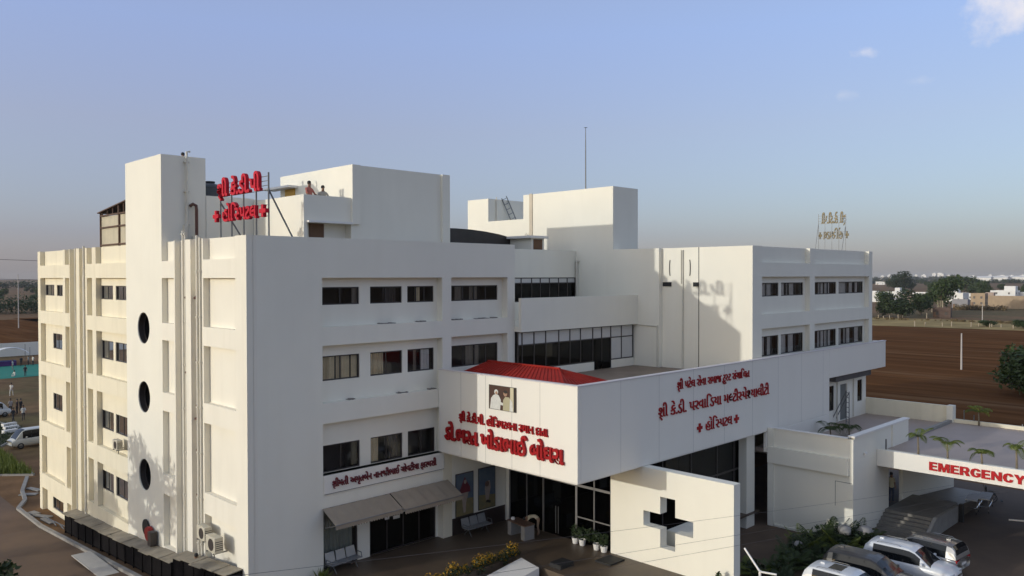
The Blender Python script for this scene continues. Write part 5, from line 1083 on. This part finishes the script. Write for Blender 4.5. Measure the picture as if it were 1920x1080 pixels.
o = empty('street_lamp', (12.55, -16.72, 1.7), 0, 'white lamp post with two short arms at the bottom of the picture', 'lamp'); MB().tube([(0, 0, 0), (0, 0, 3.05)], .05, 10).build('pole', TRIM, o); MB().tube([(0, 0, 3.0), (.35, .85, 3.62)], .038, 8).build('arm', TRIM, o); MB().tube([(0, 0, 3.0), (.12, -.62, 3.02)], .038, 8).build('arm', TRIM, o)
tag(MB().tube([(36.9, -19.2, 2.0), (37.3, -20.0, 2.0)], .05, 8).build('barrier_pole', TRIM), 'white pole lying at the right edge below the lettering', 'pole')
for (p0, p1, lb, sag) in (((-24, -20, 13.6), (34, -20, 5.2), 'upper overhead wire crossing in front of the hospital', .25), ((-24, -20.3, 13.1), (34, -20.3, 4.7), 'middle overhead wire crossing in front of the hospital', .2), ((-24, -20.6, 12.95), (34, -20.6, 4.6), 'lower overhead wire crossing in front of the hospital', .25)):
    a, c = Vector(p0), Vector(p1); tag(MB().tube([a.lerp(c, k / 24) - Vector((0, 0, sag * math.sin(math.pi * k / 24))) for k in range(25)], .0035, 5).build('overhead_wire', mat('wire_grey', (.16, .14, .13), .8, spec=.1)), lb, 'wire')
for lb, z, y in (('higher overhead wire left of the hospital', 17.9, 62), ('lower overhead wire left of the hospital', 15.9, 62)):
    tag(MB().tube([(-40, y - 6, z + 1.4), (0, y, z + .1), (30, y + 5, z - .6)], .02, 5).build('overhead_wire', DARK), lb, 'wire')

# ---------------------------------------------------------------- event ground and gardens on the left
o = empty('event_tent', (19.6, 141, 0), R(-8), 'white fabric event tent with scalloped roof', 'tent'); b = MB(); nx, ny = 16, 8
def tz(u, v): return 1.9 + 1.3 * abs(math.sin(u * math.pi * 2)) ** .7 * (1 - .5 * v) + .2 * math.sin(v * 3)
for i in range(nx):
    for j in range(ny):
        q = [(-6 + 12 * (a / nx), -4 + 8 * (c / ny), tz(a / nx, c / ny)) for a, c in ((i, j), (i + 1, j), (i + 1, j + 1), (i, j + 1))]; b.face(q)
b.build('tent_roof', mat('tent_fabric', (.74, .74, .72), .8, .08, 1), o, True)
for x in (-6, 0, 6):
    for y in (-4, 4): MB().tube([(x, y, 0), (x, y, 3.2)], .05, 6).build('pole', STEEL, o)
o = empty('stage', (18.5, 136.5, 0), R(-8), 'low purple draped stage beside the green carpet', 'stage'); MB().box(-6, 4.2, -1, 1, 0, .9).build('drape', mat('purple_drape', (.10, .03, .17), .8, .4, 2), o); MB().box(-6, 4.2, -1, 1, .9, .95).build('stage_top', mat('blue_top', (.06, .07, .2), .8), o)
b = MB(); X, Y_ = 14, 12
for i in range(X):
    for j in range(Y_):
        b.face([(-16 + 52 * c / X - 1.5 * (e / Y_) , 115.0 + 20 * e / Y_, .05 + .03 * math.sin(c * 1.3 + e)) for c, e in ((i, j), (i + 1, j), (i + 1, j + 1), (i, j + 1))])
tag(b.build('carpet', mat('green_carpet', (.012, .24, .17), .9, .15, 1)), 'bright green carpet spread on the bare ground', 'carpet')
tag(MB().box(-60, 70, 156, 156.3, 0, 2.7).build('compound_wall', WHITE), 'long white compound wall behind the event ground', 'wall')
GR = mat('garden_soil', (.06, .045, .025), .95, .3, .8)
def bed_kerb(pts, label):
    b = MB()
    for i in range(len(pts)): a, c = pts[i], pts[(i + 1) % len(pts)]; b.bar((*a, .05), (*c, .05), .15, .2)
    tag(b.build('garden_edging', CONC), label, 'edging')
    tag(MB().face([(*p_, .03) for p_ in pts]).build('garden_bed', GR), None, None, None, 'structure')
P1 = [(-8, 70), (5.8, 72.5), (7.3, 63.3), (3.0, 56.0), (-10, 58)]; P2 = [(-8, 56), (2.4, 54.5), (2.2, 41.5), (.4, 43.2), (-8, 48)]
bed_kerb(P1, 'concrete edging of the garden bed between the two vans'); bed_kerb(P2, 'concrete edging of the grassy bed near the corner')
def inside(p_, poly):
    c = False; j = len(poly) - 1
    for i in range(len(poly)):
        if (poly[i][1] > p_[1]) != (poly[j][1] > p_[1]) and p_[0] < (poly[j][0] - poly[i][0]) * (p_[1] - poly[i][1]) / (poly[j][1] - poly[i][1]) + poly[i][0]: c = not c
        j = i
    return c
def grass(name, poly, n, h, m_, label, seed):
    rg = random.Random(seed); xs = [p_[0] for p_ in poly]; ys = [p_[1] for p_ in poly]; b = MB(); k = 0
    while k < n:
        x, y = rg.uniform(max(min(xs), -3), max(xs)), rg.uniform(min(ys), max(ys))
        if not inside((x, y), poly): continue
        a = rg.random() * 6.28; w = .05; hh = h * rg.uniform(.4, 1.2); dx, dy = rg.uniform(-.2, .2), rg.uniform(-.2, .2); b.face([(x - w * math.cos(a), y - w * math.sin(a), 0), (x + w * math.cos(a), y + w * math.sin(a), 0), (x + dx, y + dy, hh)]); k += 1
    tag(b.build(name, m_), label, 'grass', None, 'stuff')
grass('long_grass', P2, 6000, .75, LEAFY, 'tall green grass filling the bed near the corner', 3); grass('ground_cover', P1, 3500, .4, LEAFD, 'dark low plants in the bed between the vans', 4)
for i, (x, y) in enumerate(((6.0, 65.5), (5.4, 63.2), (6.3, 67.6))):
    o = MB().box(-.7, .7, -.25, .25, 0, .3).build('white_block', TRIM); o.location = (x, y, .1); o.rotation_euler = (0, 0, .3); tag(o, ('white painted block between the vans, middle one', 'white painted block between the vans, nearest the near van', 'white painted block between the vans, farthest one')[i], 'block', 'white blocks in the garden bed')

# ---------------------------------------------------------------- trees
def shadow_tree(loc, H, Rr, n, seed, label): tree('roadside_tree', loc, tree_meshes(seed, H, Rr, n, .22, LEAFD), label)
shadow_tree((-16.5, 16.4, 0.6), 10.6, 3.6, 3600, 3, 'leafy tree across the side road, opposite the tower')
shadow_tree((-15.0, 22.6, 0.3), 6.2, 2.8, 2800, 4, 'leafy tree across the side road, further back')
shadow_tree((-15.5, 9.2, 1.0), 4.6, 2.2, 3000, 8, 'smaller leafy tree across the side road, nearer the front')
tree('roadside_tree', (-8.9, 4.6, 1.2), tree_meshes(12, 4.6, 1.7, 2600, .15, LEAFD), 'dark leafy treetop at the bottom left corner')
o = empty('conifer_shrub', (14.6, -13.7, 2.5), 0, 'small pointed shrub at the foot of the cross wall', 'shrub'); v, f = leaf_cloud([(0, 0, .25, .22, .22, .3), (0, 0, .6, .14, .14, .3)], 260, .07, 77); part('foliage', cloud_mesh('foliage', v, f, LEAF), o)
TV = [tree_meshes(100 + i, 10, 4.6, 3200, .40, (LEAF, LEAFD, LEAF)[i % 3], (.04, .12, .06)[i % 3], 1.0) for i in range(4)]
TL = [(307.3, 89.1, 3.6, 9.6), (303.6, 81.4, 5.2, 8.9), (335.3, 84.7, 4.4, 8.8), (366.4, 87.3, 5.8, 14.1), (605.9, 133.6, 4.0, 11.8), (880.5, 284.2, 12, 17.0), (830.4, 210.4, 12, 15.8), (665.2, 154.4, 8, 6.5), (591.9, 149.6, 6, 8.5), (293.5, 93, 3.0, 7.4), (264.5, 31.9, 2.6, 2.6), (268.3, 42.9, 2.2, 1.9), (107.5, -4.8, 3.6, 6.4), (104, -9.5, 4.2, 6.0)]
LBL = ['round dark tree right beside the hospital edge, first in the tree row', 'broad dark tree in the row before the white houses', 'shadowed tree between the broad tree and the tall banyan-like tree', 'tallest tree with many pale stems before the white houses', 'upright dark tree behind the brick house', 'wide grove of trees beyond the white houses on the left', 'wide grove of trees far beyond the middle houses', 'low bushy trees behind the middle houses', 'tree behind the white house in the middle', 'tree half hidden by the hospital edge', 'round green bush at the fence posts by the right edge', 'low dark bush beside the fence posts', 'large dark tree at the right edge in the shaded field', 'dark tree cut off by the right edge above the porch']
for i, ((x, y, r, h), lb) in enumerate(zip(TL, LBL)): tree('field_tree', (x, y, -.1), TV[i % 4], lb, None, (r / 3.5, r / 3.5, h / 8.6), i * 1.3)
b = MB(); rg = random.Random(9)
for k in range(7): a = rg.random() * 6; yy = 87.3 + rg.uniform(-2.6, 2.2); b.tube([(362.5, yy, 0), (362.6, yy + rg.uniform(-.3, .3), 5.2)], [.16, .1], 6)
tag(b.build('tree_stems', mat('pale_bark', (.42, .35, .24), .9)), 'cluster of pale stems under the tallest tree', 'stems')
rg = random.Random(31)
for i in range(46):                                                           # scattered trees of the plain, right and left of the hospital
    if i < 30: d = rg.uniform(650, 2300); a = R(rg.uniform(12.5, 19.5))
    else: d = rg.uniform(330, 1300); a = R(rg.uniform(73, 79.5))
    h = rg.uniform(5, 11); tree('distant_tree', (-15.8 + d * math.cos(a), -31.9 + d * math.sin(a), -.2), TV[i % 4], 'distant dark tree dotted over the hazy plain', 'distant trees on the plain', (h / 8, h / 8, h / 10), rg.random() * 6)
def belt(name, pts, n, h, size, seed, label, m_):
    rg = np.random.default_rng(seed); P_ = np.array(pts); seg = rg.integers(0, len(P_) - 1, n // 40); t_ = rg.random(n // 40)[:, None]; c = P_[seg] * (1 - t_) + P_[seg + 1] * t_ + rg.normal(size=(n // 40, 2)) * h * 1.2
    bl = [(x, y, hh * .5, hh * .8, hh * .8, hh * .55) for (x, y), hh in zip(c, h * (.5 + .8 * rg.random(n // 40)))]
    v, f = leaf_cloud(bl, n, size, seed); o = bpy.data.objects.new(name, cloud_mesh(name, v, f, m_)); COL.objects.link(o); tag(o, label, 'trees', None, 'stuff')
belt('far_tree_belt', [(2400, 1250), (2900, 1150), (3300, 850), (3500, 500), (3400, 300)], 26000, 11, 2.4, 1, 'hazy belt of trees along the right horizon', LEAFD)
belt('far_tree_belt', [(1500, 620), (1750, 560), (1850, 420), (1900, 300)], 9000, 7, 1.6, 5, 'scattered scrub in front of the right horizon', LEAFD)
belt('far_tree_belt', [(-100, 1500), (150, 1400), (420, 1350), (700, 1300)], 16000, 10, 2.0, 2, 'hazy belt of trees along the left horizon', LEAFD)
belt('hedge_trees', [(30, 392), (60, 388), (100, 376), (140, 372)], 9000, 7.5, .7, 3, 'row of dark trees beyond the field on the left', LEAFD)
belt('dry_shrubs', [(285, 95), (292, 60), (290, 40), (286, 10)], 3500, .7, .25, 6, 'dry shrubs scattered over the yellow grass', mat('dry_leaf', (.20, .14, .06), .8, .3, 1))
belt('dry_hedge', [(395, 90), (400, 82), (404, 72)], 2500, 2.0, .4, 7, 'brown hedge before the plain block wall', MATS['dry_leaf'])
# ---------------------------------------------------------------- far houses, walls, posts, poles
HW = mat('whitewash', (.78, .76, .72), .8, .1, .3); HP = mat('pinkish_plaster', (.45, .34, .28), .85, .15, .3); HB = mat('ochre_brick', (.42, .31, .20), .85, .2, .5); HS = mat('grey_block', (.30, .29, .30), .85, .2, .5)
def house(x, y, w, h, m_, label, rz=0.0, extra=None, win=2):
    o = empty('house', (x, y, 0), rz, label, 'house'); d = w * .8
    MB().box(-d / 2, d / 2, -w / 2, w / 2, 0, h * .86).build('wall', m_, o)
    pb = MB()
    for q in ((-d / 2, d / 2, -w / 2, -w / 2 + .25), (-d / 2, d / 2, w / 2 - .25, w / 2), (-d / 2, -d / 2 + .25, -w / 2 + .25, w / 2 - .25), (d / 2 - .25, d / 2, -w / 2 + .25, w / 2 - .25)): pb.box(*q, h * .86, h * .86 + .8)
    pb.build('parapet', m_, o)
    if extra: MB().box(-d * .2, d * .3, w * extra[0], w * extra[1], h * .86, h * .86 + extra[2]).build('stair_head', m_, o)
    for fl in range(max(1, int(h / 3))):
        for k in range(win):
            yy = -w / 2 + w * (k + .5) / win; f_ = MB().box(-d / 2 - .06, -d / 2, yy - .5, yy + .5, 1.0 + 3 * fl, 2.2 + 3 * fl).build('window', DARKFR, o); MB().box(-d / 2 - .3, -d / 2, yy - .7, yy + .7, 2.3 + 3 * fl, 2.4 + 3 * fl).build('sunshade', m_, f_)
            yy = -d / 2 + d * (k + .5) / win; MB().box(yy - .5, yy + .5, -w / 2 - .06, -w / 2, 1.0 + 3 * fl, 2.2 + 3 * fl).build('window', DARKFR, o)
    MB().box(-d / 2 - .05, -d / 2, w * .3, w * .3 + 1.0, 0, 2.1).build('door', BROWN, o)
    return o
for a in ((489.9, 161, 9.1, 6.0, HW, 'white flat-roofed house nearest the hospital edge', 0, (.0, .35, 1.5)), (517.6, 160.4, 10.2, 6.0, HW, 'white house with a small arched roof room', .1, (-.3, 0, 3.2)), (429.4, 121.4, 5.9, 6.4, HP, 'pinkish plaster house behind the tree row', .2), (506.1, 141.3, 8.5, 6.0, HW, 'white house half hidden by the tallest tree', .1), (520.1, 125.5, 10.4, 5.6, HW, 'white house with pointed gable right of the tallest tree', -.1, (-.1, .4, 3)),
          (416.9, 93.3, 6.8, 4.2, HS, 'low dark barn in front of the white houses', .1), (453.2, 95.1, 6.7, 7.0, HB, 'ochre two-storey house with dark side', 0), (533.2, 110.8, 4.5, 5.8, HP, 'narrow pinkish house between ochre and white houses', 0), (574.6, 113.1, 14.1, 6.5, HW, 'wide white house with raised roof room near the right edge', 0, (-.45, .0, 3.6)), (582.4, 101, 10, 5.2, HW, 'white house cut off by the right edge', 0), (1430, 514.5, 14.9, 5.6, HW, 'lone white house beyond the groves', .3), (318.4, 71.3, 6.1, 3.4, mat('dark_mud', (.13, .085, .065), .9, .3, .5), 'small grey hut beside the grass strip', .2), (572.4, 133.5, 4.9, 4.0, HW, 'small white house behind the gabled one', 0)):
    house(*a)
b = MB().box(426, 426.3, 52, 84, 0, 6.2); tag(b.build('block_wall', HB), 'long ochre block wall below the wide white house', 'wall')
for i, (x, y, w_, h_) in enumerate([(3646, 1271, 23, 14), (3615, 1302, 14, 12), (3722, 1196, 19, 12), (3754, 1165, 14, 19), (3772, 1147, 33, 19), (3783, 1135, 14, 9), (3697, 1220, 12, 12), (3927, 993, 14, 12), (3965, 956, 37, 9), (3668, 1250, 21, 9), (3593, 1323, 14, 9), (3816, 1103, 14, 9), (3560, 1380, 16, 10), (3700, 1090, 12, 10), (3850, 1040, 20, 8), (3880, 900, 18, 9), (3930, 870, 24, 10)]):
    tag(MB().box(x - w_ / 3, x + w_ / 3, y - w_ / 2, y + w_ / 2, 0, h_ + 6).box(x - w_ / 6, x + w_ / 6, y - w_ / 5, y + w_ / 5, h_ + 6, h_ + 9).build('town_building', HW), 'tiny pale building of the town on the right horizon', 'building', 'town buildings on the horizon')
for i, (x, y, w_, h_) in enumerate([(2533, 656, 60, 9), (2547, 628, 80, 10), (2572, 560, 80, 11)]):
    tag(MB().box(x - 12, x + 12, y - w_ / 2, y + w_ / 2, 0, h_).face([(x - 12.5, y - w_ / 2, h_), (x, y - w_ / 2, h_ + 4), (x, y + w_ / 2, h_ + 4), (x - 12.5, y + w_ / 2, h_)]).face([(x + 12.5, y - w_ / 2, h_), (x + 12.5, y + w_ / 2, h_), (x, y + w_ / 2, h_ + 4), (x, y - w_ / 2, h_ + 4)]).build('factory_shed', HW), 'long low factory shed near the right horizon, %s from the left' % ORD[i], 'shed', 'factory sheds near the horizon')
for i, (x, y, h_) in enumerate([(252.9, 59.1, 1.7), (258.1, 57.7, 1.2), (258.9, 52.9, 1.2), (260.8, 50.8, 1.5), (262.1, 45.6, 1.5), (266.6, 44.7, 1.0), (263.1, 40.7, 1.2), (266.5, 41.0, 1.0), (265.5, 38.2, 1.0), (262.3, 34.2, 1.1), (306.2, 72.9, 2.0), (297.9, 87.4, 1.2), (295.3, 84.5, 1.0), (296.8, 82.9, 1.2), (299.0, 80.6, 1.4), (304.0, 80.9, 1.2)]):
    tag(MB().box(x - .12, x + .12, y - .12, y + .12, 0, h_).build('fence_post', mat('stone_post', (.40, .33, .24), .85)), 'small pale stone post %s' % ('on the near edge of the grass strip, %s from the left' % ORD[i] if i < 10 else 'beside the grey hut' if i == 10 else 'before the tree row, number %s from the left' % ORD[i - 11]), 'post', 'stone posts along the grass strip')
for (x, y, h_, lb) in ((134.9, 11.6, 6.2, 'white concrete pole standing in the ploughed field'), (308.1, 54.8, 5.8, 'thin pole before the ochre house'), (51.8, 259.4, 17, 'thin tall pole in the dark field on the left')):
    tag(MB().tube([(x, y, 0), (x, y, h_)], [.16, .11], 8).build('utility_pole', mat('pole_concrete', (.55, .50, .45), .8)), lb, 'pole')

# ---------------------------------------------------------------- air
if True:
    hz = MB().box(-900, 5200, -1200, 2600, -1.5, 27.5).build('haze', None); hz.data.materials.clear()
    HM = bpy.data.materials.new('haze_air'); HM.use_nodes = True; t = HM.node_tree; t.nodes.clear(); o_ = t.nodes.new('ShaderNodeOutputMaterial'); v_ = t.nodes.new('ShaderNodeVolumePrincipled'); v_.inputs['Density'].default_value = 0.00009; v_.inputs['Color'].default_value = (.80, .79, .82, 1); t.links.new(v_.outputs[0], o_.inputs['Volume']); hz.data.materials.append(HM); hz['kind'] = 'stuff'; hz['label'] = 'thin pale haze lying over the plain'
